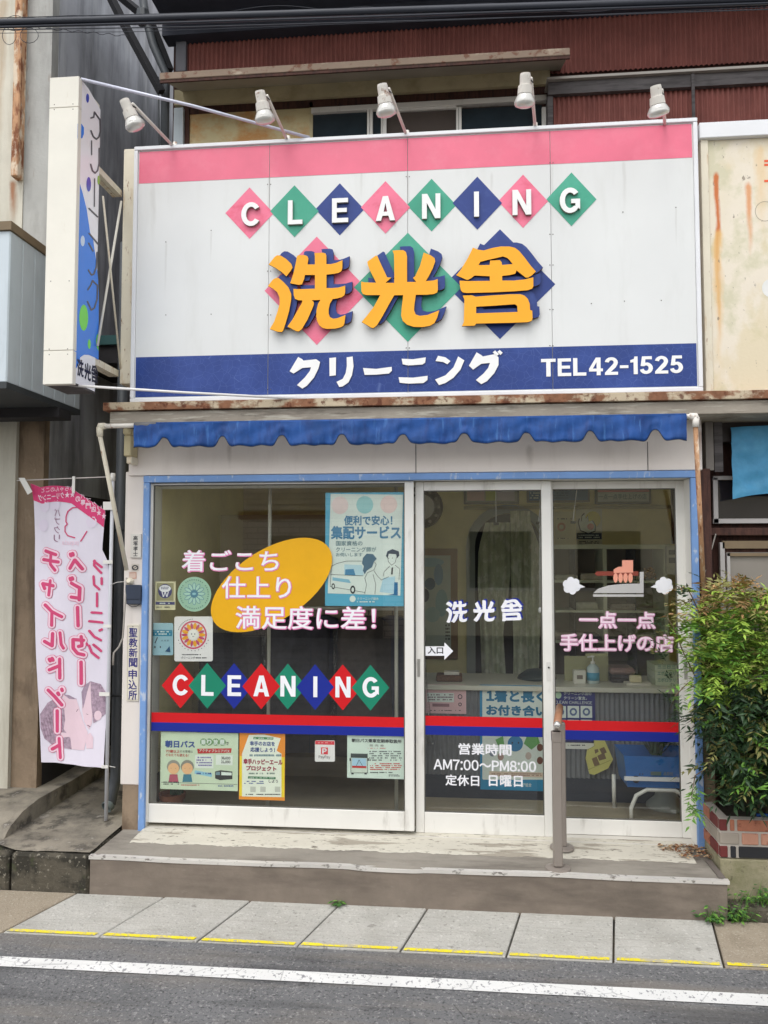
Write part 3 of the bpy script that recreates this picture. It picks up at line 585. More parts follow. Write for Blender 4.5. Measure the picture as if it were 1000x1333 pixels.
Art(Y=YW).disc((353.6, 761.5), 89, 46, amber, .0012, rot=R(-32.5), k=48).build('vinyl_ellipse', W)
for s_, bx_, dy in (('着ごこち', (237, 716, 363, 744), 0), ('仕上り', (289, 750, 379, 779), 0), ('満足度に差！', (307, 789, 489, 819), 0)):
    x0, y0, x1, y1 = bx_
    Art(Y=YW).text(s_, (x0-.3, y0-.3, x1+1.4, y1+1.4), pinkout, .0022, r=.038).build('vinyl_lettering_outline', W)
    Art(Y=YW).text(s_, (x0, y0, x1, y1), white_v, .0030, r=.009).build('vinyl_lettering', W)
def kfn(i, cx, cy, s):                       # shop name character i scaled about its own centre
    return lambda p: (cx+(p[0]-430)*s, cy+(p[1]-560)*s)
for i, cx in enumerate((594.5, 630, 665.5)):
    a = Art(Y=YD1); kanji(a, i, kfn(i, cx+2, 794.3, .0385), blue_v, .0012); a.build('vinyl_shadow', D1)
    a = Art(Y=YD1); kanji(a, i, kfn(i, cx, 796, .0385), white_v, .0022); a.build('vinyl_letter', D1)
a = Art(Y=YD1); a.poly(zz(5, 530, 600)([(120, 1207), (243, 1207), (243, 1180), (300, 1238), (243, 1295), (243, 1268), (120, 1268)]), white_v, .0012); a.text('入口', (557, 842, 577, 851), flat((40, 40, 44)), .002, r=.02); a.build('entrance_arrow', D1)
Art(Y=YD1).text('営業時間', (597, 968, 666, 983), white_v, .0014, r=.022).build('vinyl_lettering', D1)
Art(Y=YD1).text('AM7:00～PM8:00', (564.5, 989.5, 698, 1003.5), white_v, .0014, r=.02).build('vinyl_lettering', D1)
Art(Y=YD1).text('定休日', (580, 1008.5, 624, 1023), white_v, .0014, r=.022).build('vinyl_lettering', D1)
Art(Y=YD1).text('日曜日', (636.5, 1009, 680.5, 1024), white_v, .0014, r=.022).build('vinyl_lettering', D1)
lil = flat((214, 160, 190)); lilw = flat((240, 218, 230))
for s_, (x0, y0, x1, y1) in (('一点一点', (754, 796, 853, 818)), ('手仕上げの店', (729, 825.5, 877, 848))):
    Art(Y=YD2).text(s_, (x0-.4, y0-.4, x1+1, y1+1), lil, .0014, r=.06).build('vinyl_lettering_outline', D2)
    Art(Y=YD2).text(s_, (x0, y0, x1, y1), lilw, .0022, r=.012).build('vinyl_lettering', D2)
Zi = zz(4.348, 700, 600)
a = Art(Y=YD2); skin = flat((236, 160, 136)); brn = flat((134, 58, 44)); gry = flat((188, 186, 184))
a.poly(Zi([(335, 625), (570, 625), (570, 650), (335, 650), (322, 638)]), brn, .0012)
a.poly(Zi([(478, 562), (540, 562), (540, 632), (430, 634), (430, 615), (455, 600), (478, 598)]), skin, .002)
for k in range(4): a.disc(Zi([(441+k*28, 662)])[0], 3, 6.4, skin, .0024+k*.0002, k=12)
a.poly(Zi([(578, 628), (600, 628), (600, 748), (314, 748), (345, 722), (400, 705), (480, 696), (578, 694)]), gry, .0016)
a.poly(Zi([(314, 755), (600, 755), (600, 769), (314, 769)]), gry, .0016)
a.build('iron_picture', D2)
for cx, sg in ((192, 1), (716, -1)):
    a = Art(Y=YD2)
    for k in range(6): t = R(60*k+20); a.disc(Zi([(cx+30*math.cos(t), 706+28*math.sin(t))])[0], 5, 5.2, white_v, .0012+k*.0002, k=14)
    a.disc(Zi([(cx, 706)])[0], 7, 7, white_v, .0026, k=14)
    a.poly(Zi([(cx+sg*30, 690), (cx+sg*78, 714), (cx+sg*30, 724)]), white_v, .003); a.build('steam_cloud_picture', D2)

# paper posters on the window (behind the pane, taped to it) ----
def poster(name, label, cat, bx, Y, paper, th=.0012, group=None, rnd=0):
    x0, x1, z0, z1 = RY(*bx, Y); t = thing(name, label, cat, ((x0+x1)/2, Y, z0), group)
    a = Art(Y=Y)
    if rnd: a.rrect(bx, rnd, paper, 0, th)
    else: a.rect(bx, paper, 0, th)
    a.build('sheet', t); return t
IN = .0065
pap = flat((222, 232, 226)); pb = flat((70, 160, 200)); ptx = flat((84, 140, 176)); drk = flat((60, 62, 66)); ln = flat((120, 150, 160))
t = poster('poster', 'large light blue poster with van and couple, top right of fixed window', 'poster', (423.5, 641, 526, 789), IN, flat((96, 176, 206)))
a = Art(Y=IN); n1, n2, n3 = .0008, .0014, .002
Zp = zz(8.333, 415, 635)
a.poly(Zp([(130, 65), (915, 75), (885, 1170), (98, 1145)]), pap, n1)
for c_, cl in (((230, 190), (232, 214, 212)), ((500, 185), (160, 208, 210)), ((760, 180), (234, 212, 208))): a.disc(Zp([c_])[0], 11, 11.5, flat(cl), n2)
a.text('便利で安心！', (448, 671, 511, 684), ptx, n3, r=.03); a.text('集配サービス', (431, 684.5, 522, 702), ptx, n3, r=.035)
a.text('国家資格の', (437.5, 704, 472, 710.5), ln, n3, r=.01); a.text('クリーニング師が', (437.5, 712, 490, 718.5), ln, n3, r=.01); a.text('お伺いします', (437.5, 719.5, 472, 724.5), ln, n3, r=.01)
a.line(Zp([(140, 850), (200, 820), (300, 795), (470, 795)]), .5, drk, n3); a.line(Zp([(130, 940), (480, 955)]), .5, drk, n3); a.line(Zp([(140, 850), (125, 1070), (500, 1135)]), .5, drk, n3)
a.poly(Zp([(280, 830), (470, 840), (490, 950), (275, 945)]), flat((186, 216, 226)), n2); a.poly(Zp([(290, 885), (380, 880), (400, 950), (285, 945)]), ptx, n3)
a.poly(Zp([(150, 970), (330, 995), (350, 1035), (150, 1005)]), flat((140, 190, 210)), n2)
for c_, rx, ry in (((158, 1068), 2.2, 4), ((370, 1105), 3.4, 5.4)): a.disc(Zp([c_])[0], rx, ry, drk, n3, k=14); a.disc(Zp([c_])[0], rx*.5, ry*.55, pap, n3+.0004, k=12)
a.poly(Zp([(480, 760), (520, 715), (590, 720), (630, 770), (600, 800), (580, 860), (520, 900), (500, 940), (480, 900), (490, 850), (470, 820)]), flat((92, 120, 140)), n3)
a.line(Zp([(600, 800), (625, 830), (600, 890), (530, 920), (500, 980), (520, 1050), (500, 1150)]), .5, drk, n3); a.line(Zp([(600, 900), (640, 960), (680, 1000), (760, 965)]), .5, drk, n3)
a.line(Zp([(590, 940), (620, 1050), (610, 1150)]), .5, drk, n3)
a.poly(Zp([(730, 740), (745, 690), (800, 665), (870, 690), (875, 735), (850, 765), (840, 720), (760, 715), (748, 765)]), flat((64, 78, 96)), n3)
a.line(Zp([(748, 740), (755, 800), (790, 840), (830, 810), (845, 750)]), .5, drk, n3); a.disc(Zp([(760, 765)])[0], .5, .7, drk, n3, k=8); a.disc(Zp([(800, 762)])[0], .5, .7, drk, n3, k=8)
a.line(Zp([(770, 850), (710, 910), (700, 960)]), .5, drk, n3); a.line(Zp([(830, 840), (880, 880), (870, 1000)]), .5, drk, n3); a.poly(Zp([(790, 870), (808, 860), (802, 940), (785, 940)]), drk, n3)
a.poly(Zp([(700, 980), (830, 960), (820, 1150), (660, 1130)]), flat((180, 214, 228)), n2); a.poly(Zp([(820, 1025), (858, 1025), (858, 1168), (750, 1162), (815, 1150)]), flat((30, 110, 160)), n3)
a.disc(Zp([(368, 1205)])[0], 4, 4.2, pap, n2); a.text('クリーニング組合', (465, 777.5, 493, 781), pap, n3, r=.01); a.dashes((465, 782, 492, 785), 1, pap, n3)
a.build('print', t)
# seals
t = poster('window_sticker', 'small cream and navy W sticker, top left of the fixed window', 'sticker', (202, 757, 228.5, 794), IN, flat((214, 208, 172)))
a = Art(Y=IN); Zs = zz(10, 190, 745); a.rect((204, 759, 226, 782), flat((150, 146, 110)), n1); a.disc((215, 769.5), 9, 9.3, flat((36, 40, 110)), n2); a.disc((215, 766.2), 7.6, 4.6, white_v, n3)
a.text('W', (210.5, 770, 220, 777), white_v, n3+.0004, r=.015); a.rect((202.6, 783.4, 227.6, 787.2), flat((36, 40, 110)), n2); a.dashes((208, 784.2, 222, 786.6), 1, pap, n3); a.dashes((204, 789, 221, 792), 1, drk, n2); a.dashes((210, 763.5, 220, 767.5), 2, flat((36, 40, 110)), n3+.0004); a.build('print', t)
x0, x1, z0, z1 = RY(231, 751, 275, 796, IN)
t = thing('window_sticker', 'round pale green flower seal on the fixed window', 'sticker', ((x0+x1)/2, IN, z0))
Art(Y=IN).disc((253, 773.5), 22, 22.7, flat((160, 200, 178)), 0, .0012, k=32).build('sheet', t)
a = Art(Y=IN); tl = flat((64, 128, 156))
for k in range(12):
    th = math.pi*2*k/12; c_ = (253+9.2*math.cos(th), 773+9.6*math.sin(th)); a.disc(c_, 5.2, 2.4, tl, n1+k*.00004, rot=th, k=12); a.disc(c_, 4.5, 1.8, flat((176, 214, 200)), n1+.0008+k*.00004, rot=th, k=12)
a.disc((253, 773), 5, 5, tl, n3+.0006, k=12); a.disc((253, 773), 2.6, 1.6, flat((150, 200, 210)), n3+.001, k=12)
for k in range(40):
    if k % 10 != 5: th = math.pi*2*k/40; c_ = (253+18.2*math.cos(th), 773.5+18.8*math.sin(th)); a.line([(c_[0]-.7*math.sin(th), c_[1]+.7*math.cos(th)), (c_[0]+.7*math.sin(th), c_[1]-.7*math.cos(th))], 1.5, flat((96, 140, 124)), n2, cap=False)
a.build('print', t)
t = poster('window_sticker', 'small pale blue instruction sticker at the left edge of the window', 'sticker', (196.5, 811, 225.5, 853), IN, flat((150, 188, 200)), rnd=2)
a = Art(Y=IN); a.rect((199, 820, 224, 828), flat((40, 130, 160)), n1); a.dashes((201, 821, 222, 827), 2, pap, n2); a.line([(205, 830), (202, 837)], 1.2, drk, n2); a.dashes((210, 832, 221, 836), 1, ln, n2); a.dashes((201, 840, 212, 845), 1, drk, n2, .6); a.poly([(215, 848), (221, 841), (222, 849)], flat((30, 80, 120)), n2); a.build('print', t)
t = poster('window_sticker', 'white sticker with a pink and yellow sun face on the fixed window', 'sticker', (227, 802.5, 277, 861), IN, flat((232, 230, 230)), rnd=2.5)
a = Art(Y=IN); C_ = (251.8, 826.5); a.ring(C_, 15.6, 17.6, flat((206, 70, 110)), n1, k=36)
for k in range(9):
    th = math.pi*2*k/9; a.disc((C_[0]+11.3*math.cos(th), C_[1]+11.6*math.sin(th)), 4.3, 2.4, flat((238, 170, 40)), n1, rot=th, k=10)
    th += math.pi/9; a.disc((C_[0]+11.3*math.cos(th), C_[1]+11.6*math.sin(th)), 4.1, 1.7, flat((196, 80, 120)), n2, rot=th, k=10)
a.disc(C_, 6.4, 6.6, flat((236, 234, 228)), n3, k=20)
for dx in (-2, 2): a.disc((C_[0]+dx, C_[1]-1.2), .8, .8, drk, n3+.0004, k=8)
a.line([(C_[0]-1.2, C_[1]+1.5), (C_[0], C_[1]+2.2), (C_[0]+1.3, C_[1]+1.5)], .5, drk, n3+.0004)
for k in range(24):
    th = R(200+140*k/23) if k < 12 else R(20+140*(k-12)/11+0); c_ = (C_[0]+20.6*math.cos(th), C_[1]+20.6*math.sin(th)); a.line([(c_[0]-.6*math.sin(th), c_[1]+.6*math.cos(th)), (c_[0]+.6*math.sin(th), c_[1]-.6*math.cos(th))], .9, drk, n1, cap=False)
a.dashes((237, 851, 266, 853.5), 1, drk, n1); a.text('クリーニング', (236, 854.5, 254, 858), drk, n1, r=.01); a.dashes((255, 855, 269, 858), 1, drk, n1); a.build('print', t)
# lower row of papers
t = poster('poster', 'pale green bus pass notice with elderly couple, lower left of window', 'poster', (209, 953.5, 310, 1028.5), IN, flat((206, 222, 196)))
a = Art(Y=IN); Zb = zz(5.556, 200, 945); nb = flat((52, 80, 150)); rd = flat((196, 52, 52)); 
a.text('朝日バス', (215, 964, 254, 973.5), nb, n1, r=.045)
for k, (c_, ch) in enumerate(zip((265, 272.5, 281, 289.5), '乗り放題')): a.disc((c_, 966), 4.6, 4.8, flat((120, 160, 110)), n1+.0001*k, k=14); a.text(ch, (c_-3.1, 962.6, c_+3.1, 969.6), pap, n3, r=.04)
a.text('で', (294, 966, 298, 970), drk, n1, r=.02); a.text('70歳以上', (216, 976, 234, 980), rd, n1, r=.02); a.text('のお客様は', (234.5, 976.5, 251, 980), drk, n1, r=.0); a.text('どなたでも使える！', (216, 981, 246, 985), rd, n1, r=.01)
a.poly(Zb([(315, 165), (565, 162), (560, 195), (320, 200)]), rd, n1); a.text('アクティブシニアパス', (259.5, 975.2, 299, 979.5), pap, n2, r=.02)
for x_, cl, hr in ((226, (180, 90, 110), (150, 150, 140)), (244, (70, 130, 150), (140, 140, 130))):
    a.poly([(x_-6.5, 1018), (x_-5, 1008), (x_+5, 1008), (x_+6.5, 1018)], flat(cl), n1); a.disc((x_, 998), 8.6, 8.8, flat(hr), n1+.0004, k=18); a.disc((x_, 1000.5), 7.2, 7.4, flat((232, 186, 140)), n2+.0002, k=18); a.disc((x_-3, 1000), .5, .3, drk, n3, k=6); a.disc((x_+3, 1000), .5, .3, drk, n3, k=6)
a.rect((254, 983, 278, 1000), flat((226, 234, 226)), n1); a.dashes((256, 984.5, 276, 998), 4, flat((120, 110, 170)), n2); a.rect((281, 983, 303, 996), flat((226, 234, 226)), n1); a.text('36,000', (288, 985, 300, 989), drk, n2, r=.02); a.text('21,000', (288, 990, 300, 994), drk, n2, r=.02)
a.poly(Zb([(300, 320), (425, 345), (420, 370), (295, 345)]), flat((150, 200, 220)), n1); a.dashes((256, 1005, 275, 1009), 1, nb, n2)
a.poly(Zb([(445, 330), (485, 320), (570, 330), (570, 385), (480, 392), (445, 380)]), flat((60, 60, 62)), n1); a.poly(Zb([(490, 332), (565, 338), (565, 358), (490, 356)]), pap, n2); a.poly(Zb([(450, 335), (480, 332), (480, 355), (450, 355)]), ln, n2)
a.rect((210, 1019.5, 309, 1020), drk, n1); a.dashes((213, 1017, 233, 1022), 2, drk, n2); a.dashes((236, 1021, 262, 1023), 1, rd, n2); a.dashes((284, 1022, 304, 1024.5), 1, nb, n2); a.build('print', t)
t = poster('poster', 'orange and yellow edged shop support poster, lower middle of window', 'poster', (311.5, 954, 371, 1041.5), IN, flat((238, 150, 50)))
a = Art(Y=IN); Zb2 = zz(5.556, 200, 945); mar = flat((160, 40, 70))
a.rect((312, 985, 370.5, 1037), flat((240, 214, 50)), n1*.5)
a.rect((326, 1024, 333, 1031), flat((196, 200, 190)), n2); a.rect((339, 1024, 346, 1031), flat((196, 200, 190)), n2); a.rect((358, 1024, 365, 1031), flat((196, 200, 190)), n2)
a.poly(Zb2([(690, 65), (800, 62), (920, 90), (890, 180), (925, 200), (925, 515), (640, 510), (640, 200)]), flat((234, 240, 226)), n1); a.rect((330, 959.5, 356, 962.5), flat((80, 140, 90)), n2); a.dashes((331, 960, 355, 962), 1, pap, n3)
a.text('幸手のお店を', (325.5, 965, 358, 971), nb, n2, r=.03); a.text('応援しよう！', (326, 973, 358, 979), nb, n2, r=.03); a.dashes((325, 981, 366, 986), 1, ln, n2)
a.text('幸手ハッピーエール', (317, 988, 368, 995.5), mar, n2, r=.045); a.text('プロジェクト', (320.5, 997, 360, 1003.5), mar, n2, r=.05); a.dashes((324, 1005, 358, 1009), 1, flat((120, 140, 130)), n2); a.rect((323, 1011, 359, 1014), flat((70, 130, 90)), n2); a.dashes((325, 1011.8, 357, 1013.4), 1, pap, n3)
a.dashes((318, 1016, 345, 1021), 2, nb, n2, .6); a.text('しよう', (350, 1015, 362, 1019), drk, n2, r=.02); a.dashes((320, 1033, 365, 1035.5), 1, drk, n2, .7); a.build('print', t)
t = poster('window_sticker', 'small white payment sticker with a red P mark on the window', 'sticker', (410, 964, 436, 991.5), IN, flat((236, 234, 234)), rnd=1.5)
a = Art(Y=IN); pr = flat((224, 62, 76)); a.rect((410.5, 964.6, 435.5, 969.3), pr, n1); a.dashes((414, 965.6, 432, 968.3), 1, flat((240, 170, 170)), n2); a.rect((418, 973, 427, 982), pr, n1); a.text('P', (419.6, 974, 425.6, 981.4), white_v, n2, r=.05); a.text('PayPay', (415, 983.5, 430, 988.3), flat((110, 106, 110)), n1, r=.01); a.build('print', t)
t = poster('poster', 'white green-tinted bus ticket notice with bus drawing, lower right of window', 'poster', (452, 958, 526.5, 1013.5), IN, flat((212, 228, 218)))
a = Art(Y=IN); a.text('朝日バス乗車定期券取扱所', (458, 962, 523, 967), drk, n1, r=.03); a.text('発 売 券', (481, 969, 500, 972), flat((110, 100, 100)), n1); a.dashes((479, 973.4, 502, 975), 1, rd, n1); a.dashes((481, 977, 523, 991), 5, flat((90, 96, 100)), n1, .6); a.dashes((482, 993, 523, 1003), 4, rd, n1, .75); a.dashes((482, 1004.5, 511, 1007), 1, drk, n1); a.dashes((506, 1008, 522, 1011), 2, drk, n1)
a.rect((457, 981, 478.5, 1006.5), flat((206, 218, 206)), n1); a.rect((457, 981, 478.5, 986.5), flat((70, 78, 78)), n2); a.rect((458.5, 987, 477, 997), flat((170, 206, 226)), n2); a.rect((458.5, 997, 477, 999.6), rd, n3); a.line([(467.5, 989), (464, 997)], .5, drk, n3); a.line([(467.5, 989), (472, 997)], .5, drk, n3); a.line([(457, 981), (457, 1006), (478.5, 1006), (478.5, 981)], .5, drk, n3)
for x_ in (459, 476): a.rect((x_-1.5, 1006, x_+1.5, 1008), drk, n2)
for x_ in (456, 479.5): a.rect((x_-.8, 987, x_+.8, 990.5), drk, n2)
a.build('print', t)
# ================================================================== LEDGE, AWNING
YL = -.22
x0, x1, z0, z1 = RY(143, 529, 912, 545.5, YL)
box('eave_board', x0, x1+1.9, YL, .19, z0, z1, weather_wood, bld, .003)
zr0 = z1+.004; zr1 = RY(130, 516.5, 912, 527, YL-.02)[3]
box('rusty_angle', P(134, 522, YL-.02)[0], x1+1.9, YL-.02, -.02, zr0, zr1, rust_m, bld, .002)
aw = thing('awning', 'rolled up blue canvas awning with scalloped valance over the doors', 'awning', (-.45, YL-.06, ZH+.2))
YA = YL-.07
ax0, az = P(176, 549.5, YA); ax1, az1_ = P(893, 547, YA); az = (az+az1_)/2
tube('canvas_roll', [(ax0, YA, az), (ax1, YA, az)], .016, awning_m, aw, 10)
# scalloped valance, gently rippled, with its own thickness
edge_px = 176; per = 87.5; m_ = MB(); cols = 520; rows = 8
hz = P(540, 577, YA)[1]; vt = az+.004; vs = []
pxm = (ax1-ax0)/cols
phase0 = P(216, 560, YA)[0]; perw = (P(852, 560, YA)[0]-phase0)/8
for i in range(cols+1):
    x = ax0+pxm*i; u = ((x-phase0)/perw) % 1; d_ = min(u, 1-u)*2         # 0 at a notch, 1 mid scallop
    low = hz-.004+.050*math.exp(-(d_/.20)**3)+.003*math.sin(i*.31)
    for j in range(rows+1):
        f = j/rows; cr = (math.sin(x*83+3*math.sin(x*9))*.5+math.sin(x*141+f*3+2*math.sin(x*13))*.35); y = YA-.018-.008*math.sin(x*31+f)*f-.0055*cr*(.35+.65*f)-.002*math.sin(f*9+x*23)
        vs.append((x, y, vt+(low-vt)*f))
N_ = len(vs); vs += [(x, y+.002, z) for x, y, z in vs]; fs = []
for i in range(cols):
    for j in range(rows):
        a_ = i*(rows+1)+j; q = (a_, a_+1, a_+rows+2, a_+rows+1); fs.append(q); fs.append(tuple(N_+k for k in reversed(q)))
    a_ = i*(rows+1)+rows; fs.append((a_, N_+a_, N_+a_+rows+1, a_+rows+1))
m_.add(vs, fs, awning_m).build('valance', aw, True)
pts = [(v[0], v[1]-.001, v[2]) for v in vs[rows:N_:rows+1]]
tube('hem', pts, .0022, M('hem_dark', (24, 44, 76)), aw, 4)
xl_, zl_ = P(130, 550, YA); tube('front_bar', [(xl_, YA, az), (ax0-.001, YA, az)], .0125, pipe_white, aw, 10)
tube('front_bar', [(ax0-.001, YA, az+.001), (ax0+.12, YA, az+.001)], .0178, M('grimy_pipe', (104, 104, 106)), aw, 10)
xr_, _ = P(906, 547, YA); tube('front_bar', [(ax1, YA, az), (xr_, YA, az)], .0125, pipe_white, aw, 10)
for nm, ex, sgn, bot in (('elbow', xl_, 1, None), ('elbow', xr_, -1, None)):
    MB().tube([(ex+.03*sgn, YA, az), (ex, YA, az), (ex, YA, az-.012)], .018, rusty_cream if sgn > 0 else pipe_white, 10).tube([(ex, YA, az-.005), (ex+.002*sgn, YA, az-.055)], [.018, .0165], rusty_cream if sgn > 0 else pipe_white, 10).build(nm, aw, True)
bx, bz = P(165, 742, -.07); tube('arm', [(xl_+.002, YA, az-.05), (bx, -.07, bz)], .0125, rusty_cream, aw, 8)
bx, bz = P(917, 786, -.06); tube('arm', [(xr_-.002, YA, az-.05), (bx, -.06, bz)], .0125, rust_pipe, aw, 8)
bx, bz = P(924, 792, -.05); MB().lathe([(.02, 0), (.024, .012), (.014, .03)], (bx, -.035, bz), rusty_cream, 8, (0, -1, .2)).build('arm_bracket', aw)
bx, bz = P(169, 757, -.04); MB().lathe([(.02, 0), (.022, .012), (.012, .03)], (bx, -.03, bz), rusty_cream, 8, (0, -1, .2)).build('arm_bracket', aw)
# crumbling bracket beside the valance
x0, z0 = P(163, 590, -.12); x1, z1 = P(173, 560, -.12); m = MB()
m.box(x0, x1, -.16, -.05, z1-.03, z1+.01, cream_board, .008).box(x0+.003, x1+.002, -.15, -.05, z0-.02, z1-.03, cream_board, .006).box(x0+.016, x1+.004, -.14, -.05, z0-.06, z0-.02, rusty_cream, .004).build('corbel', bld)

# ================================================================== MAIN SIGN
YS = -.17
sx0_, sx1_, sz0, sz1 = RY(173, 173, 911.5, 517, YS)
sg = thing('shop_sign', 'large white board sign reading CLEANING with orange characters and navy band', 'shop sign', ((sx0_+sx1_)/2, YS, sz0))
fw = .022
box('sign_frame', sx0_, sx1_, YS-.012, YS+.10, sz1-fw, sz1, sign_frame, sg, .003)
box('sign_frame', sx0_, sx1_, YS-.012, YS+.10, sz0, sz0+fw, sign_frame, sg, .003)
box('sign_frame', sx0_, sx0_+fw, YS-.0115, YS+.10, sz0+fw+.001, sz1-fw-.001, sign_frame, sg, .003)
box('sign_frame', sx1_-fw, sx1_, YS-.0115, YS+.10, sz0+fw+.001, sz1-fw-.001, sign_frame, sg, .003)
seams = [P(x, 345, YS)[0] for x in (350, 531, 718)]
xs = [sx0_+fw]+seams+[sx1_-fw]
zp0 = P(540, 222, YS)[1]; zn = P(540, 456, YS)[1]; zn0 = P(540, 510, YS)[1]
for i in range(4):
    g = .0011
    box('sign_panel', xs[i]+g, xs[i+1]-g, YS, YS+.02, sz0+fw, sz1-fw, sign_white, sg)
    a0, a1 = xs[i]+g*1.4, xs[i+1]-g*1.4
    if i == 0: a0 += .004
    if i == 3: a1 -= .004
    box('pink_band', a0, a1, YS-.0012, YS-.0004, zp0, sz1-fw-.006, pink_vinyl, sg)
    box('navy_band', a0, a1, YS-.0012, YS-.0004, zn0, zn, navy_vinyl, sg)
art = Art(Y=YS)
for k, (c, cx, cy) in enumerate([('C', 325, 277.5), ('L', 383.5, 275), ('E', 442.5, 272.5), ('A', 502, 270), ('N', 562, 267), ('I', 621.5, 264.5), ('N', 681, 262), ('G', 744, 259.5)]):
    mt = (pink_faded, green_vinyl, navy_plain)[(0, 1, 2, 0, 1, 2, 0, 1)[k]]; hw, hh = 31.5+k*.15, 33.5+k*.2
    Art(Y=YS).poly([(cx-hw, cy), (cx, cy+hh), (cx+hw, cy), (cx, cy-hh)], mt, .0014+.0006*(k % 2)).build('diamond', sg)
    h_ = 15.5+k*.15; w_ = LET[c][0]*h_*2*.98; x_ = cx+1.2-k*.45; y_ = cy+1
    a = Art(Y=YS-.020); letter(a, c, (x_-w_/2, y_-h_, x_+w_/2, y_+h_), letter_white, 0, .017, letter_grey); a.build('raised_letter', sg)
for k, (cx, cy, hw, hh) in enumerate([(412.5, 378.5, 68, 70.5), (531, 374, 70, 71), (651, 370, 72, 71.5)]):
    Art(Y=YS).poly([(cx-hw, cy), (cx, cy+hh), (cx+hw, cy), (cx, cy-hh)], (pink_faded, green_vinyl, navy_plain)[k], .0014+.0006*(k % 2)).build('large_diamond', sg)
lined = M('pale_outline', (150, 140, 140))
for i in range(3):
    ox, oy = KAN[i][2]; f = lambda p: (p[0]/7.143+ox, p[1]/7.143+oy)
    fs_ = lambda p: (p[0]/7.143+ox+9.3, p[1]/7.143+oy-5.2)
    a = Art(Y=YS-.024); kanji(a, i, fs_, navy_plain, 0, .020, orange_side); a.build('navy_shadow_character', sg)
    a = Art(Y=YS-.040); kanji(a, i, f, orange_m, 0, .012, orange_side); a.build('orange_character', sg)
Zk = zz(3.333, 370, 450)
for pls in ([[(25,112),(62,50),(80,60),(85,66),(140,60),(157,72),(150,100),(130,140),(100,175),(80,187),(57,172),(90,140),(112,112),(118,95),(80,98),(42,122)]],
            [[(197,55),(226,52),(225,130),(198,133)], [(272,52),(298,48),(302,90),(295,130),(280,160),(255,178),(240,180),(228,158),(255,145),(268,120),(273,90)]],
            [[(343,98),(400,102),(467,93),(468,110),(455,122),(400,127),(350,128)]],
            [[(510,58),(560,60),(615,52),(612,75),(600,83),(540,87),(515,82)], [(497,138),(560,140),(623,132),(622,150),(605,163),(540,166),(502,162)]],
            [[(657,68),(668,45),(700,52),(722,68),(708,82),(690,72)], [(655,148),(700,130),(735,95),(755,48),(782,65),(765,105),(735,140),(700,163),(672,172)]],
            [[(802,88),(835,30),(855,42),(862,48),(915,38),(930,52),(930,85),(912,120),(880,155),(855,168),(832,150),(865,122),(885,98),(893,76),(855,80),(820,105)], [(905,30),(915,22),(932,38),(922,47)], [(925,28),(935,20),(948,32),(938,42)]]):
    a = Art(Y=YS)
    for pl in pls: a.poly(Zk(pl), letter_white, .008, .006, letter_grey)
    a.build('raised_kana', sg)
x = 704.5
for c, w_ in (('T', 19), ('E', 17.5), ('L', 17), ('4', 18), ('2', 17), ('-', 11), ('1', 9.5), ('5', 17), ('2', 17), ('5', 17)):
    yc = 478.5-(x-704)*.026+.3
    if c == '4': x += 1
    a = Art(Y=YS); letter(a, c, (x, yc-11.5, x+w_, yc+11.5), letter_white, .004, .002); a.build('vinyl_character', sg); x += w_+(2.6 if c != '1' else 3)
scr = M('screw_head', (96, 92, 88), metal=.3)
proto = None
for px_, pys in ((350.5, (240, 353, 410, 507)), (531, (230, 344, 453, 512)), (718, (212, 305, 345, 403, 450)), (216, (315, 410)), (275, (300, 409)), (770, (395,)), (813, (392,)), (861, (391,)), (880, (270,)), (811, (276,))):
    for py in pys:
        for dx in ((-2, 2) if px_ in (350.5, 531, 718) else (0,)):
            x_, z_ = P(px_+dx, py, YS)
            if proto is None:
                proto = MB().lathe([(.0032, 0), (.0022, .0014)], (0, 0, 0), scr, 6, (0, -1, 0)); proto = mesh('screw', proto.v, proto.f, scr, sg); proto.data.transform(Matrix.Translation(sg.location)); o = proto
            else: o = proto.copy(); COL.objects.link(o)
            o.parent = sg; o.location = Vector((x_, YS-.0015, z_))-sg.location
# supporting posts and frame behind the sign
x0, x1, z0, z1 = RY(159.5, 195, 172.5, 500, YS+.06)
box('sign_post', x0, x1+.01, YS+.05, YS+.15, z0, z1, rusty_cream, sg, .003)
box('back_panel', sx0_+.02, sx1_-.02, YS+.10, YS+.13, sz0+.02, sz1-.02, cream_m, sg)

# spot lamps over the sign --------------------------------------------------
def lamp(cap, bulb, base, first=None, label=''):
    YLm = YS-.42
    c = Vector((P(*cap, YLm)[0], YLm, P(*cap, YLm)[1])); b = Vector((P(*bulb, YLm+.04)[0], YLm+.04, P(*bulb, YLm+.04)[1])); ba = Vector((P(*base, YS+.03)[0], YS+.03, P(*base, YS+.03)[1]))
    t = thing('spot_lamp', label, 'lamp', ba, 'spot lamps over the sign')
    ax = (b-c).normalized(); L = (b-c).length
    MB().lathe([(.024, -.012), (.026, 0), (.026, L*.28), (.0265, L*.29), (.033, L*.31), (.036, L*.58)], c, pipe_white, 16, ax).build('lamp_socket', t, False)
    MB().lathe([(.034, L*.58), (.040, L*.66), (.05, L*.80), (.052, L*.88), (.046, L*.97), (.025, L*1.03)], c, M('silvered_bulb', (214, 212, 206), rough=.14, metal=.25, var=0, spec=.8), 18, ax).build('bulb', t, True)
    j = c+ax*L*.1; MB().tube([j+Vector((.028, .01, .01)), ba+Vector((0, 0, -.02))], .0085, pipe_white, 8).build('arm', t, True)
    MB().tube([c-ax*.014, c+Vector((.04, .02, .0))+ax*.02], .003, M('lamp_wire', (60, 60, 62)), 6).tube([ba+Vector((0, 0, -.05)), ba+Vector((0, .0, .012))], .012, pipe_white, 8).build('bracket', t, True)
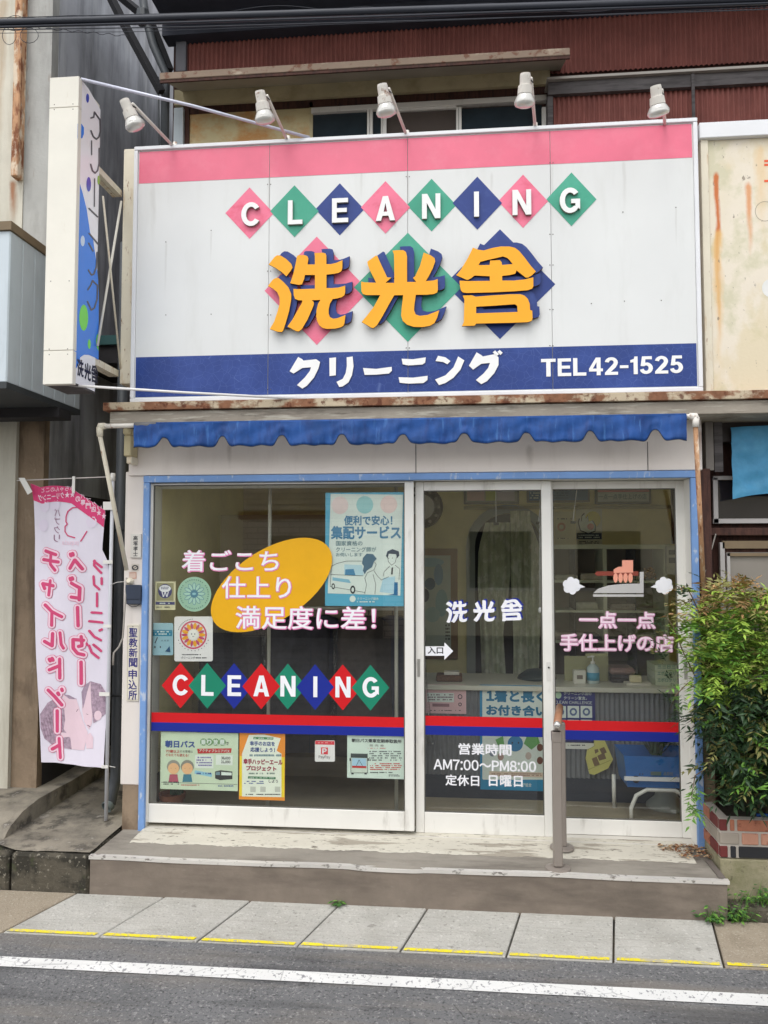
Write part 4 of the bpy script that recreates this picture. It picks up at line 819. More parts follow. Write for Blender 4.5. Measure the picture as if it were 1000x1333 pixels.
for cap, bulb, base, lb in (((163, 133), (178, 168), (228, 188), 'white reflector spot lamp leftmost, above the left sign corner'), ((339, 122), (346, 160), (375, 180), 'white reflector spot lamp where the thin stay rod crosses'),
                        ((498, 113), (504, 151), (530, 173), 'white reflector spot lamp above the letter A of the sign'), ((684, 99), (683, 139), (697, 163), 'white reflector spot lamp in front of the dark window end'),
                        ((854, 115), (858, 151), (866, 160), 'white reflector spot lamp rightmost, before red corrugated sheet')):
    lamp(cap, bulb, base, label=lb)

# ================================================================== PROJECTING SIDE SIGN
YF, YB = -.63, -.39
xa, za1 = P(65, 101, YF); xb, _ = P(103, 97, YF); _, za0 = P(80, 500, YF)
ps = thing('projecting_sign', 'tall narrow projecting sign with blue bubbles on its side beside the main sign', 'sign', ((xa+xb)/2, (YF+YB)/2, za0))
zsp0, zsp1 = P(80, 456, YF)[1], P(84, 139.5, YF)[1]
for q0, q1 in ((za0, zsp0-.001), (zsp0+.001, zsp1-.001), (zsp1+.001, za1)): box('edge_cover', xa, xb, YF, YF+.035, q0, q1, cream_m, ps, .002)
box('sign_case', xa+.006, xb-.006, YF+.035, YB, za0+.012, za1-.012, cream_m, ps)
box('bottom_frame', xa+.003, xb+.001, YF+.036, YB+.004, za0+.0, za0+.011, dark_board, ps)
XF = xb-.002
A = Art(X=XF-.004); acr = M('white_acrylic', (246, 246, 250), rough=.2, var=.01)
ym0, ym1 = YF+.036, YB+.003
A.raw([[(ym0, za0+.002), (ym1, za0+.002), (ym1, za1-.035), (ym0+.07, za1-.002), (ym0, za1-.002)]], acr, .004, .004); A.build('acrylic_face', ps)
bl1 = M('gloss_blue', (66, 136, 236), rough=.2, var=.03); bl0 = M('gloss_pale', (206, 224, 244), rough=.15, var=.0); gr1 = M('gloss_green', (124, 226, 84), rough=.15, var=.0); txg = M('gloss_grey', (92, 92, 100), rough=.3, var=0); viol = M('gloss_violet', (84, 96, 196), rough=.15, var=0)
Zq = zz(6.06, 50, 90); Zr = zz(6.06, 50, 300)
a = Art(X=XF); lo_ = P(80, 472, YF)[1]
top_in = Zq([(303, 880)])[0]
a.poly(Zq([(303, 880), (322, 885), (350, 980), (380, 1100), (408, 1290)])+Zr([(430, 60), (450, 200), (470, 380), (476, 500), (474, 1020), (440, 1000), (400, 982), (360, 980), (330, 1000), (318, 1050), (300, 1085), (276, 1104), (297, 0)]), bl1, .0005)
a.disc(Zq([(387, 228)])[0], 2, 6, viol, .001); a.poly(Zq([(308, 430), (340, 430), (358, 460), (358, 510), (345, 545), (306, 545)]), bl1, .001); a.disc(Zq([(396, 908)])[0], 3, 9.6, viol, .001); a.disc(Zq([(474, 875)])[0], 1.6, 6, M('gloss_lime', (150, 190, 80), rough=.2, var=0), .001)
a.disc(Zr([(348, 82)])[0], 2.7, 7, bl0, .001); a.disc(Zr([(356, 688)])[0], 5.8, 17, gr1, .001); a.disc(Zr([(400, 896)])[0], 2, 6.3, gr1, .001); a.poly(Zr([(474, 808), (460, 825), (452, 870), (458, 920), (472, 952)]), gr1, .001)
a.build('side_print', ps)
for zf_, chars in ((Zq, ([([(412, 385), (435, 378), (440, 338), (485, 400), (487, 490), (475, 535), (455, 552), (430, 530), (413, 485)], 2)],
        [([(418, 565), (418, 675)], 1.6), ([(478, 625), (478, 740), (465, 800), (445, 820), (425, 800), (411, 750)], 2)], [([(442, 865), (440, 1082)], 1.6)])),
        (Zr, ([([(398, -174), (465, -108)], 2), ([(398, 22), (470, 108)], 2)], [([(395, 100), (430, 162)], 2), ([(462, 172), (455, 290), (435, 345), (415, 350), (393, 312)], 2)],
        [([(388, 468), (412, 430), (425, 395), (465, 435), (462, 540), (440, 610), (415, 628), (385, 560)], 2)]))):
    for strokes in chars:
        a = Art(X=XF)
        for pts_, w_ in strokes: a.line(zf_(pts_), w_, txg, .0014)
        a.build('side_kana', ps)
a = Art(X=XF); nav = M('sign_black', (28, 28, 52), rough=.3, var=0)
for i, (x0_, y0_, s_) in enumerate(((330, 1082, .062), (387, 1118, .062), (441, 1142, .062))):
    c_ = Zr([(x0_, y0_)])[0]; kanji(a, i, (lambda p, c_=c_: (c_[0]+(p[0]-430)*.0118, c_[1]+(p[1]-560)*.031+(p[0]-430)*.006)), nav, .0014)
a.build('side_characters', ps)
psn = MB()
for px_, py in ((70.8, 136), (95, 135.2), (70.8, 142.5), (95, 142), (66, 366), (90, 365.5), (64, 454.5), (88, 454), (64, 461.5), (88, 461)):
    x_, z_ = P(px_, py, YF); psn.lathe([(.0034, 0), (.0024, .0015)], (x_, YF+.0005, z_), scr, 6, (0, -1, 0))
psn.build('screws', ps)
# brackets to the post, crossed rods, stays
xm = xb-.03
def V(px, py, Y): x, z = P(px, py, Y); return (x, Y, z)
for (p0, p1) in (((136, 219), (166, 250)), ((129, 469), (164, 492))):
    y0_, z0_ = YB, P(p0[0], p0[1], YB)[1]; x1_, z1_ = P(p1[0], p1[1], YS+.06)
    m = MB(); q0 = Vector((xb-.02, YB-.01, z0_)); q1 = Vector((x1_, YS+.07, z0_))
    for dx, dz, r_ in ((0, 0, .014), (-.03, -.004, .012)): m.box(min(q0.x, q1.x)+dx-.01, min(q0.x, q1.x)+dx+.016, q0.y, q1.y, z0_-.02, z0_+.016, rusty_cream)
    m.build('bracket', ps)
tube('crossed_rod', [V(134, 255, YB), V(157, 480, YS+.05)], .0055, rusty_cream, ps, 6); tube('crossed_rod', [V(158, 262, YS+.05), V(127, 450, YB)], .0065, cream_m, ps, 6)
tube('stay_rod', [V(106, 103, YF+.03), V(252, 138, -.42), V(403, 179, YS-.0)], .0085, M('stay_rod_paint', (206, 208, 222), rough=.4, metal=.2), ps, 8)
tube('stay_rod', [V(84, 501, YF+.05), V(240, 511, -.44), V(400, 519.5, YS-.03)], .0068, M('stay_rod_white', (226, 224, 222), rough=.4), ps, 8)

# ================================================================== UPPER FLOOR
YU = .80
def up(px, py): return P(px, py, YU)
def corr(name, x0, x1, z0, z1, Y, mat, par, pitch=.032, amp=.0085):
    n = int((x1-x0)/pitch*6); vs = []
    for i in range(n+1):
        x = x0+(x1-x0)*i/n; y = Y-amp*math.sin(2*math.pi*x/pitch); vs += [(x, y, z0), (x, y, z1)]
    return MB().add(vs, [(2*i, 2*i+2, 2*i+3, 2*i+1) for i in range(n)], mat).build(name, par, True)
ux0 = up(243, 80)[0]; zc0 = P(475, 86, YU)[1]; zt2 = 5.6
corr('corrugated_wall', ux0, 4.2, up(620, 98)[1]-.02, 5.6, YU, corr_red, bld)
x0 = up(718, 130)[0]; z1 = up(860, 112)[1]
corr('corrugated_wall', x0, 4.2, 2.9, z1, YU-.10, corr_red, bld)
box('upper_backing', ux0-.1, 4.2, YU+.02, YU+2.5, 2.5, 5.6, dark_wood, bld)
# cap board of the right part
x0c, x1c, z0c, z1c = RY(712, 95.5, 1000, 98.5, YU-.16)
box('flashing', x0c, 4.2, YU-.17, YU-.02, z1c-.004, z1c+.012, M('flashing_metal', (170, 164, 156), rough=.5, metal=.2), bld)
z0d = P(860, 116, YU-.13)[1]; box('cap_board', x0c+.01, 4.2, YU-.14, YU-.105, z0d, z1c-.005, dark_board, bld)
pbox('joint_strip', 901, 95, 905, 165, YU-.15, .009, dark_board, bld)
x0e, x1e, z0e, z1e = RY(713, 108, 720, 190, YU-.12); box('jamb_board', x0e, x1e, YU-.125, YU-.02, z0e, z0d-.002, dark_board, bld)
# window hood
YH = YU-.42
hx0, hx1, hz0, hz1 = RY(210, 81, 741, 89, YH)
zw_ = P(475, 107, YU)[1]
hood = MB().add([(hx0, YH, hz1), (hx1, YH, hz1), (hx1, YU, zw_+.05), (hx0, YU, zw_+.05)], [(0, 1, 2, 3)], M('hood_top', (120, 110, 100))).build('window_hood', bld)
m = MB(); m.add([(hx0, YH+.001, hz0+.008), (hx1, YH+.001, hz0+.008), (hx1, YU-.001, zw_), (hx0, YU-.001, zw_)], [(0, 1, 2, 3)], M('hood_underside', (176, 170, 156), var=.12)); m.add([(hx1, YH+.001, hz0+.008), (hx1, YU, zw_), (hx1, YU, zw_+.05), (hx1, YH+.001, hz1)], [(0, 1, 2, 3)], dark_board); m.add([(hx0, YH+.001, hz0+.008), (hx0, YU, zw_), (hx0, YU, zw_+.05), (hx0, YH+.001, hz1)], [(3, 2, 1, 0)], dark_board); m.build('hood_underside', hood)
box('hood_lip', hx0-.004, hx1+.004, YH-.014, YH, hz0, hz1+.006, M('hood_lip_paint', (140, 122, 106), rough=.8, var=.1, layers=[((108, 66, 48), 14, (1, 1, 1), .56, .64, .8), ((190, 176, 156), 8, (.5, 1, 1), .6, .7, .6)]), hood, .003)
box('hood_strip', hx0-.004, hx1+.004, YH-.008, YH+.004, hz0-.018, hz0-.001, dark_wood, hood)
# beam, recess, window band
bx0_, bx1_, bz0, bz1 = RY(228, 104, 716, 124, YU-.03)
box('beam', bx0_, bx1_, YU-.04, YU+.0, bz0, zw_, cream_board, bld)
box('recess_head', bx0_, bx1_, YU-.012, YU+.02, P(475, 137, YU)[1], bz0-.001, dark_wood, bld)
pbox('stained_panel', 246, 141, 403, 200, YU-.005, .02, stain_panel, bld)
pbox('panel_batten', 238, 133, 246, 200, YU-.02, .03, dark_wood, bld); pbox('panel_batten', 403, 133, 407, 200, YU-.012, .02, cream_board, bld)
pbox('left_sheet', 226, 140, 238, 200, YU-.05, .04, siding_m, bld)
uw = pbox('upstairs_window', 405, 131, 712, 138, YU-.03, .05, white_alu, bld, .003)
dg = M('dark_glass', (40, 52, 60), rough=.08, var=.25, scale=3, spec=.8)
for a_, b_, r_ in ((406, 478, 0), (485, 496, 0), (503, 594, 1), (601, 706, 0)):
    pbox('pane', a_, 139, b_, 205, YU+.0, .006, M('brown_reflecting_glass', (86, 78, 74), rough=.1, spec=.8) if r_ else dg, uw)
for a_, b_ in ((478, 481), (481.5, 485), (496, 498), (498.5, 503), (594, 597), (597.5, 601), (706, 713)): pbox('stile', a_, 139, b_, 205, YU-.028, .034, white_alu, uw)
pbox('mid_rail', 503, 139, 594, 143, YU-.02, .018, white_alu, uw); pbox('mid_rail', 406, 139, 478, 142, YU-.02, .018, white_alu, uw)
pbox('corner_board', 229, 25, 242, 92, YU-.03, .06, M('grey_corner_board', (104, 104, 110)), bld)
# roof eave: deep dark soffit that shades the wall
ez = P(600, 34, YU)[1]
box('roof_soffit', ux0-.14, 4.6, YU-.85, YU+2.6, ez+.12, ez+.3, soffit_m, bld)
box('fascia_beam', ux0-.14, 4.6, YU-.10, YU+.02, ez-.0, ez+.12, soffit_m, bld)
# rake and downpipe at the left end
tube('rake_board', [V(143, -6, .5), V(160, 28, .5), V(210, 120, .55)], .03, M('rake_black', (34, 34, 38), rough=.8), bld, 4, False)
tube('rake_board', [V(155, -6, .7), V(196, 28, .7), V(221, 92, .7)], .03, M('rake_black', (34, 34, 38), rough=.8), bld, 4, False)
tube('downpipe', [V(186, -4, .62), V(190, 24, .62), V(200, 60, .62), V(216, 96, .62), V(214, 200, .62)], .028, dark_pvc, bld, 10)
MB().lathe([(.04, 0), (.045, .05), (.03, .1)], V(186, 14, .6), dark_pvc, 10, (0, 0, -1)).build('rain_hopper', bld)
tube('house_cable', [V(206, 100, .55), V(207, 150, .55), V(208, 250, .55)], .005, dark_trim, bld, 5)

# ================================================================== OVERHEAD CABLES
cb = thing('overhead_cable', 'thick black overhead cable bundle with wrapped thin wires at the top', 'cable', (0, -1.0, 4))
YC = -.95
def Cp(px, py): return Vector(V(px, py, YC))
blk = M('cable_black', (44, 47, 56), rough=.5)
def sag(pl, r, name, n=6): return tube(name, [Cp(*p) for p in pl], r, blk, cb, n)
sag([(-200, 34), (0, 29), (120, 26), (240, 22), (500, 14), (760, 6), (1000, -2), (1200, -8)], .0155, 'main_cable', 8)
sag([(-200, 38), (0, 35), (240, 29), (500, 21), (760, 12), (1000, 4), (1200, -3)], .006, 'second_cable', 6)
sag([(-200, 42), (0, 38.5), (240, 35), (500, 28), (760, 20), (1000, 12), (1200, 4)], .0026, 'messenger_wire', 5)
sag([(-200, 45), (0, 43), (180, 41), (400, 33), (700, 22), (1000, 9), (1200, 2)], .0016, 'thin_wire', 4)
sag([(-200, 26), (0, 23), (240, 17), (500, 10), (760, 2), (1000, -6)], .0022, 'thin_wire', 4)
pts = []
for i in range(240):
    x = -120+i*5; base = 29-(x)*.031; pts.append((x, base+7.5*math.sin(i*.115)+3*math.sin(i*.041+1)))
sag(pts, .0016, 'lashing_wire', 4)
pts = [(x, 29-x*.031-6*math.sin(x/23)*(.5+.5*math.sin(x/61))) for x in range(-60, 1080, 6)]; sag(pts, .0014, 'lashing_wire', 4)
for c_, rx, ry in (((12, 46), 9, 12), ((38, 46), 12, 10), ((20, 30), 14, 10)):
    sag([(c_[0]+rx*math.cos(k*.5), c_[1]+ry*math.sin(k*.5)) for k in range(14)], .0016, 'wire_loop', 4)
pts = [(50+i*4, 36+i*.37+1.4*math.sin(i*1.3)) for i in range(30)]; sag(pts, .0018, 'frayed_wire', 4)

# ================================================================== LEFT NEIGHBOUR
nb_ = thing('neighbour_building', 'old stuccoed neighbour building with pale sheet metal bay left of the shop', 'building', (-3.4, 1, 0))
YN = .25
XC = P(55, 550, YN)[0]
box('stucco_wall', -7, P(20, 620, YN)[0], YN, YN+.3, -.1, 6.5, wall_light, nb_)
box('lower_pilaster', P(20, 620, YN)[0]+.001, XC, YN+.03, 5.5, -.1, 2.62, wall_brownish, nb_)
box('upper_pilaster', P(20, 620, YN)[0]+.001, XC, YN+.008, 5.5, 2.621, 6.5, wall_grey, nb_)
box('side_wall', XC-.2, XC+.004, YN+.09, 5.6, 2.1, 6.5, wall_dark, nb_)
box('side_wall_lower', XC-.2, XC+.002, YN+.09, 5.6, -.1, 2.099, alley_m, nb_)  # lower wall darker: alley shade and stains coloured in
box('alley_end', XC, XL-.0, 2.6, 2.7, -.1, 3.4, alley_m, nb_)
# rusty pipe casing
x0, z1 = P(20, 2, YN-.05); rp = MB(); xp = P(22, 120, YN-.06)[0]
rp.box(xp-.024, xp+.024, YN-.07, YN, P(20, 236, YN)[1], 6, rust_pipe, .006).build('rusty_channel', nb_)
# metal clad bay
YBf = -.53; xbay = P(11, 400, YBf)[0]; zb0 = P(10, 497, YBf)[1]; zb1 = P(13, 300, YBf)[1]
box('bay_core', -6.5, xbay-.012, YBf+.012, YN-.002, zb0, zb1, siding_m, nb_)
wp = .205
k = 0; xx = xbay-.0
while xx > -4.2: box('siding_panel', xx-wp+.003, xx-.003, YBf, YBf+.0115, zb0+.001, zb1-.001, siding_m, nb_, .003); xx -= wp
yy = YBf+.002; ws = .118
while yy < YN-.03: box('siding_panel', xbay-.011, xbay, yy+.0018, min(yy+ws, YN-.003)-.0018, zb0+.001, zb1-.001, siding_m, nb_, .003); yy += ws
box('bay_cap', -6.5, xbay+.012, YBf-.014, YN-.003, zb1, zb1+.045, brown_trim, nb_)
box('bay_bottom', -6.5, xbay+.004, YBf-.006, YN-.003, zb0-.034, zb0-.001, dark_trim, nb_)
box('bay_bearer', -6.5, xbay+.012, -.02, .12, zb0-.09, zb0-.035, alley_m, nb_)
# teal ledge deeper in the alley
x0, x1, z0, z1 = RY(128, 436, 168, 448, .6); box('teal_ledge', x0, x1-.02, .6, .7, z0, z1, M('teal_metal', (52, 92, 92)), nb_); box('ledge_underside', x0-.2, x1-.02, .62, 1.2, z0-.12, z0, alley_m, nb_)
# drain pipe at shop corner
dpx, _ = P(155, 700, .03)
DY = .22; dpx = P(155, 800, DY)[0]; dp = thing('drain_pipe', 'dark grey plastic downpipe at the shop corner with open foot', 'pipe', (dpx, DY, .2))
ztop = RY(150, 545, 160, 546, .05)[2]; pf = V(143, 1047, .14); bend = V(156, 1015, DY)
tube('pipe', [(dpx, DY, 3.6), (dpx, DY, bend[2]+.02), (dpx-.004, DY-.015, bend[2]-.01), pf], .034, dark_pvc, dp, 14)
MB().lathe([(.035, 0), (.035, .03), (.030, .03), (.030, .002)], pf, iron_pvc, 16, (-.35, -.75, -.4)).build('pipe_mouth', dp, False)
for py in (690, 905): tube('clip', [(dpx-.04, DY-.034, P(150, py, .2)[1]), (dpx+.05, DY-.034, P(150, py, .2)[1])], .006, dark_trim, dp, 5)

# raised concrete apron and ramp
ap = thing('concrete_apron', 'mossy raised concrete block left of the shop step', 'kerb block', (-2.1, -.2, 0))
xap1 = sx0-.012
box('apron_block', P(12, 1130, SY)[0], xap1, SY+.01, 3, -.03, SZ-.006, moss_m, ap, .012)
m = MB(); nx, ny = 10, 14; vs = []
xg0, xg1 = P(14, 1130, SY)[0], XL+.02; xgl = P(15, 1098, -.19)[0]-.03
for i in range(nx+1):
    for j in range(ny+1):
        xa_ = xg0 if j < 1 else xgl; vs.append((xa_+(min(xap1-.006 if j < 6 else xg1, xg1)-xa_)*i/nx, SY+.035+.07*j*(1+j*.12), SZ+.002+random.uniform(-.003, .003)+.002*j))
fs = [(i*(ny+1)+j, (i+1)*(ny+1)+j, (i+1)*(ny+1)+j+1, i*(ny+1)+j+1) for i in range(nx) for j in range(ny)]
m.add(vs, fs, ramp_m).build('apron_top', ap)
ap2 = thing('concrete_apron', 'darker mossy kerb block at the left frame edge below the ramp', 'kerb block', (-4, -.2, 0))
box('apron_block', -7, P(9.5, 1130, SY)[0], SY+.005, -.3, -.03, SZ-.012, moss_m, ap2, .012)
rm = thing('ramp', 'short curved concrete ramp in front of the neighbour building', 'ramp', (-3, 0, .2))
prof = []
XR_ = P(15, 1098, -.19)[0]
for px_, py in ((4, 1096), (9, 1084), (14, 1075), (30, 1056), (50, 1040), (75, 1026), (92, 1017)):
    y_, z_ = Sx(px_, py, XR_); prof.append((XR_, y_, z_))
m = MB(); vs = []
for x_, y_, z_ in prof: vs += [(x_, y_, z_), (x_, y_, SZ-.005), (-7, y_, z_)]
x_, y_, z_ = prof[-1]; vs += [(x_+.01, 1.3, z_+.02), (x_+.01, 1.3, SZ), (-7, 1.3, z_+.02)]
fs = []
for i in range(len(prof)): b_i = 3*i; fs += [(b_i, b_i+1, b_i+4, b_i+3), (b_i+2, b_i, b_i+3, b_i+5)]
fs.append((0, 2, 1))
m.add(vs, fs, ramp_m).build('ramp_body', rm)

# ================================================================== BANNER ON ITS POLE (seen from behind)
YP = .04
px_ = lambda p: V(p[0], p[1], YP)
bn = thing('banner', 'pink and white advertising banner flag seen mirrored from behind on white pole', 'banner', V(139, 1068, YP))
tube('pole', [px_((147, 618)), px_((143, 800)), px_((138, 1068))], .0105, M('banner_pole', (206, 208, 214), rough=.35, var=.02), bn, 10)
tube('cross_rod', [V(22, 625.5, YP), V(149, 620.5, YP)], .0036, M('banner_rod', (206, 200, 196), rough=.4), bn, 6)
tube('pole_cap', [px_((147, 616)), px_((147, 626))], .014, white_alu, bn, 10)
clo = M('banner_cloth', (222, 216, 228), rough=.8, var=.03); mag = M('banner_magenta', (214, 66, 118), rough=.8, var=.05); pal = M('banner_pale_pink', (236, 206, 220), rough=.8, var=.02); txm = M('banner_ink', (206, 74, 118), rough=.8, var=.03)
# the cloth: outline left/right per height, rippled
Lf = [(37, 626), (41, 650), (44, 700), (46, 760), (48, 850), (51, 930), (52.5, 993)]
Rt = [(139, 668), (136, 690), (133, 715), (141, 733), (141.5, 800), (138, 900), (136, 999)]
def interp(tab, y):
    for (x0, y0), (x1, y1) in zip(tab, tab[1:]):
        if y <= y1: t = max(0, (y-y0)/(y1-y0)); return x0+(x1-x0)*t
    return tab[-1][0]
def topy(u): return 637+28*max(0, u-.55)/.45+(-5*math.sin(u*math.pi/.62) if u < .62 else 0)+(-8*(1-u/.12) if u < .12 else 0)
def ripple(x, z): return .007*math.sin(x*19+z*2.2)+.016*math.sin(x*7-z*3.5+1)+.003*math.sin(x*50+z*9)
vs = []; NU, NV = 26, 46; grid = []
for j in range(NV+1):
    v = j/NV
    for i in range(NU+1):
        u = i/NU; y0 = topy(u); y1 = 993+6*u; py = y0+(y1-y0)*v; l = interp(Lf, py); r_ = interp(Rt, py)
        fold = 10*max(0, 1-abs(v-.16)/.12)*math.sin(u*math.pi)*.15
        x, z = P(l+(r_-l)*u, py, YP); vs.append((x, YP+.0+ripple(x, z), z))
nfull = len(vs); vs += [(x, y+.0015, z) for x, y, z in vs]; fs = []; mi = []
for j in range(NV):
    for i in range(NU):
        a_ = j*(NU+1)+i; q = (a_, a_+NU+1, a_+NU+2, a_+1); fs.append(q); fs.append(tuple(nfull+k for k in reversed(q)))
mesh('cloth', vs, fs, [clo], bn, None, True)
class Drape(Art):                             # print that lies on the rippled cloth
    def to3(s, a, b, n): return (a, YP+ripple(a, b)-n-.0016, b)
    def raw(s, loops, mat, n=0, depth=0, side=None):
        fl = [p for l in loops for p in l]
        def cut(p, q, r, lv):
            e = sorted((((p[0]-q[0])**2+(p[1]-q[1])**2, 0), ((q[0]-r[0])**2+(q[1]-r[1])**2, 1), ((r[0]-p[0])**2+(r[1]-p[1])**2, 2)))[-1]
            if e[0] < .025**2 or lv > 9:
                if (q[0]-p[0])*(r[1]-p[1])-(q[1]-p[1])*(r[0]-p[0]) < 0: q, r = r, q
                s.mb.add([s.to3(a, b, n) for a, b in (p, q, r)], [(0, 1, 2)], mat); return
            if e[1] == 1: p, q, r = q, r, p
            elif e[1] == 2: p, q, r = r, p, q
            m_ = ((p[0]+q[0])/2, (p[1]+q[1])/2); cut(p, m_, r, lv+1); cut(m_, q, r, lv+1)
        for t in tessellate_polygon([[Vector((a, b, 0)) for a, b in l] for l in loops]): cut(*(fl[i] for i in t), 0)
        return s
def dense(pts, st=3.0):
    out = []
    for (x0, y0), (x1, y1) in zip(pts, pts[1:]+pts[:1]):
        k = max(1, int(math.hypot(x1-x0, y1-y0)/st)); out += [(x0+(x1-x0)*i/k, y0+(y1-y0)*i/k) for i in range(k)]
    return out
# pink header as a strip grid
hd = Drape(Y=YP); 
for i in range(NU):
    for j in range(4):
        q = []
        for (ii, jj) in ((i, j), (i, j+1), (i+1, j+1), (i+1, j)):
            u = ii/NU; y0 = topy(u); h_ = (22-3*u+6*max(0, u-.55)); l = interp(Lf, y0+h_*jj/4); r_ = interp(Rt, y0+h_*jj/4); q.append((l+(r_-l)*u, y0+h_*jj/4))
        pp = [hd.pt(p) for p in q]; hd.mb.add([hd.to3(a_, b_, .0012) for a_, b_ in pp], [(0, 1, 2, 3)], mag)
hd.build('header_print', bn)
hx = Drape(Y=YP); hx.text('★★クリーニング', (47, 641.5, 98, 650), pal, .0022, r=.03, mirror=True, dy=-.02); hx.text('赤ちゃんのこと', (52, 633, 98, 640), pal, .0022, r=.01, mirror=True, dy=-.01)
for k, ch in enumerate('の専門店★★'): hx.text(ch, (99+k*7, 646+k*4.4, 105.5+k*7, 653.5+k*4.4), pal, .0022, r=.03, mirror=True)
for k, ch in enumerate('パプクリ'): hx.text(ch, (106+k*7.4, 643+k*5.2, 112+k*7.4, 649+k*5.2), pal, .0022, r=.01, mirror=True)
hx.build('header_lettering', bn)
Zb1 = zz(6.35, 20, 610); Zb2_ = zz(4.936, 20, 800)
a = Drape(Y=YP); a.line(Zb1([(560, 345), (520, 320), (480, 325), (445, 355), (432, 400), (432, 440), (445, 460), (425, 480), (425, 520), (450, 555), (505, 572)]), 1.6, txm, .0014); a.line(Zb1([(600, 520), (550, 600)]), 1.6, txm, .0014)
for k, ch in enumerate('パプクリ'): a.text(ch, (71, 662.5+k*11.2, 79.5, 672+k*11.2), M('banner_grey_ink', (150, 110, 134), rough=.8, var=0), .0014, mirror=True)
a.text('pupucle', (83, 703, 104, 711), pal, .0014, mirror=True, r=.01)
for c_ in ((235, 310), (225, 470), (330, 300), (640, 440)): a.disc(Zb1([c_])[0], 7, 8, M('banner_bubble', (222, 212, 228), rough=.8, var=0), .0010+.00004*(c_[0] % 7), k=16)
a.build('logo_print', bn)
# mirrored kana, outline + pale + ink
S1 = [  # left column (zoom coordinates)
 (Zb1, [[(250, 680), (350, 712)], [(232, 752), (372, 772)], [(305, 700), (300, 790), (345, 840)]]),
 (Zb1, [[(250, 992), (232, 950), (330, 968)], [(300, 925), (285, 1045)]]),
 (Zb1, [[(255, 1125), (310, 1180), (400, 1222)], [(312, 1185), (308, 1295)]]),
 (Zb2_, [[(245, 120), (240, 200), (195, 170)], [(295, 115), (300, 190), (315, 215)]]),
 (Zb2_, [[(285, 285), (282, 410)], [(280, 330), (220, 355)], [(222, 285), (228, 298)], [(238, 280), (244, 294)]]),
 (Zb2_, [[(208, 485), (250, 530), (292, 585)], [(292, 480), (296, 492)], [(268, 505), (274, 517)]]),
 (Zb2_, [[(262, 620), (260, 755)]]),
 (Zb2_, [[(272, 800), (280, 925)], [(270, 845), (225, 870)]])]
S2 = [(Zb1, [[(470, 825), (510, 755), (565, 830)], [(475, 705), (482, 722)], [(492, 700), (496, 716)]]),
 (Zb1, [[(480, 945), (545, 985), (540, 1085)], [(475, 1060), (540, 1070)], [(470, 905), (476, 920)], [(488, 900), (492, 914)]]),
 (Zb1, [[(525, 1145), (525, 1300)]]),
 (Zb2_, [[(440, 165), (375, 160), (375, 215), (400, 250), (440, 260)], [(425, 140), (428, 200), (405, 205)]]),
 (Zb2_, [[(420, 305), (420, 445)]])]
S3 = [(Zb1, [[(660, 760), (655, 800), (710, 862)], [(655, 765), (715, 815)]]), (Zb1, [[(648, 890), (650, 960), (692, 998)], [(712, 905), (712, 955)]]), (Zb1, [[(672, 1030), (668, 1140)]]),
      (Zb1, [[(625, 1190), (705, 1196)], [(608, 1262), (710, 1275)]]), (Zb2_, [[(472, 105), (500, 145), (540, 168)], [(530, 105), (547, 97)]]), (Zb2_, [[(470, 200), (485, 245), (525, 282)], [(495, 195), (540, 238)], [(455, 185), (460, 195)]])]
for cols_ in (S1, S2):
    for k, (zf_, strokes) in enumerate(cols_):
        a = Drape(Y=YP)
        for wd_, mt_, n_ in ((10.4, txm, .0012), (9.2, pal, .0022), (4.4, txm, .0032)):
            for s_ in strokes: a.line(zf_(s_), wd_, mt_, n_)
        a.build('outlined_character', bn)
for zf_, strokes in S3:
    a = Drape(Y=YP)
    for s_ in strokes: a.line(zf_(s_), 3.2, txm, .0014)
    a.build('small_character', bn)
# faint photograph print of a mother and a baby
hair = M('banner_hair', (164, 142, 158), rough=.8, var=.3, scale=60); skn = M('banner_skin', (222, 196, 206), rough=.8, var=.04); hair2 = M('banner_hair_light', (160, 140, 158), rough=.8, var=.15, scale=60); blk2 = M('banner_dark_ink', (110, 76, 96), rough=.8, var=0)
a = Drape(Y=YP)
a.poly(Zb2_([(300, 515), (390, 545), (410, 610), (430, 680), (465, 760), (445, 870), (330, 870), (280, 760), (290, 600)]), skn, .0004)
a.poly(Zb2_([(158, 640), (200, 570), (250, 540), (300, 560), (310, 680), (300, 740), (345, 800), (355, 870), (290, 860), (230, 850), (180, 800), (160, 730)]), hair, .0007)
a.poly(Zb2_([(425, 540), (432, 480), (470, 430), (490, 450), (495, 600), (490, 700), (470, 740), (440, 690), (425, 610)]), skn, .0005)
a.poly(Zb2_([(478, 430), (540, 450), (570, 500), (575, 640), (530, 680), (500, 700), (485, 600), (480, 520)]), hair, .0007); a.poly(Zb2_([(425, 560), (420, 500), (440, 455), (478, 430), (455, 500), (440, 570), (430, 610)]), hair2, .0008)
a.disc(Zb2_([(528, 650)])[0], 5, 6.4, skn, .001, k=14); a.poly(Zb2_([(450, 780), (480, 760), (500, 790), (500, 860), (460, 860)]), skn, .0007); a.poly(Zb2_([(280, 760), (350, 770), (345, 790), (290, 795)]), skn, .0009)
a.line(Zb2_([(390, 625), (402, 608)]), .6, blk2, .001); a.line(Zb2_([(452, 640), (464, 645)]), .5, blk2, .001); a.line(Zb2_([(462, 712), (478, 722)]), .9, blk2, .001); a.poly(Zb2_([(300, 515), (340, 520), (395, 545), (340, 545)]), hair2, .0008)
for k in range(9): a.line(Zb2_([(165+k*13, 690-k*14), (190+k*14, 800-k*5)]), .35, blk2, .001, cap=False)
a.build('photo_print', bn)
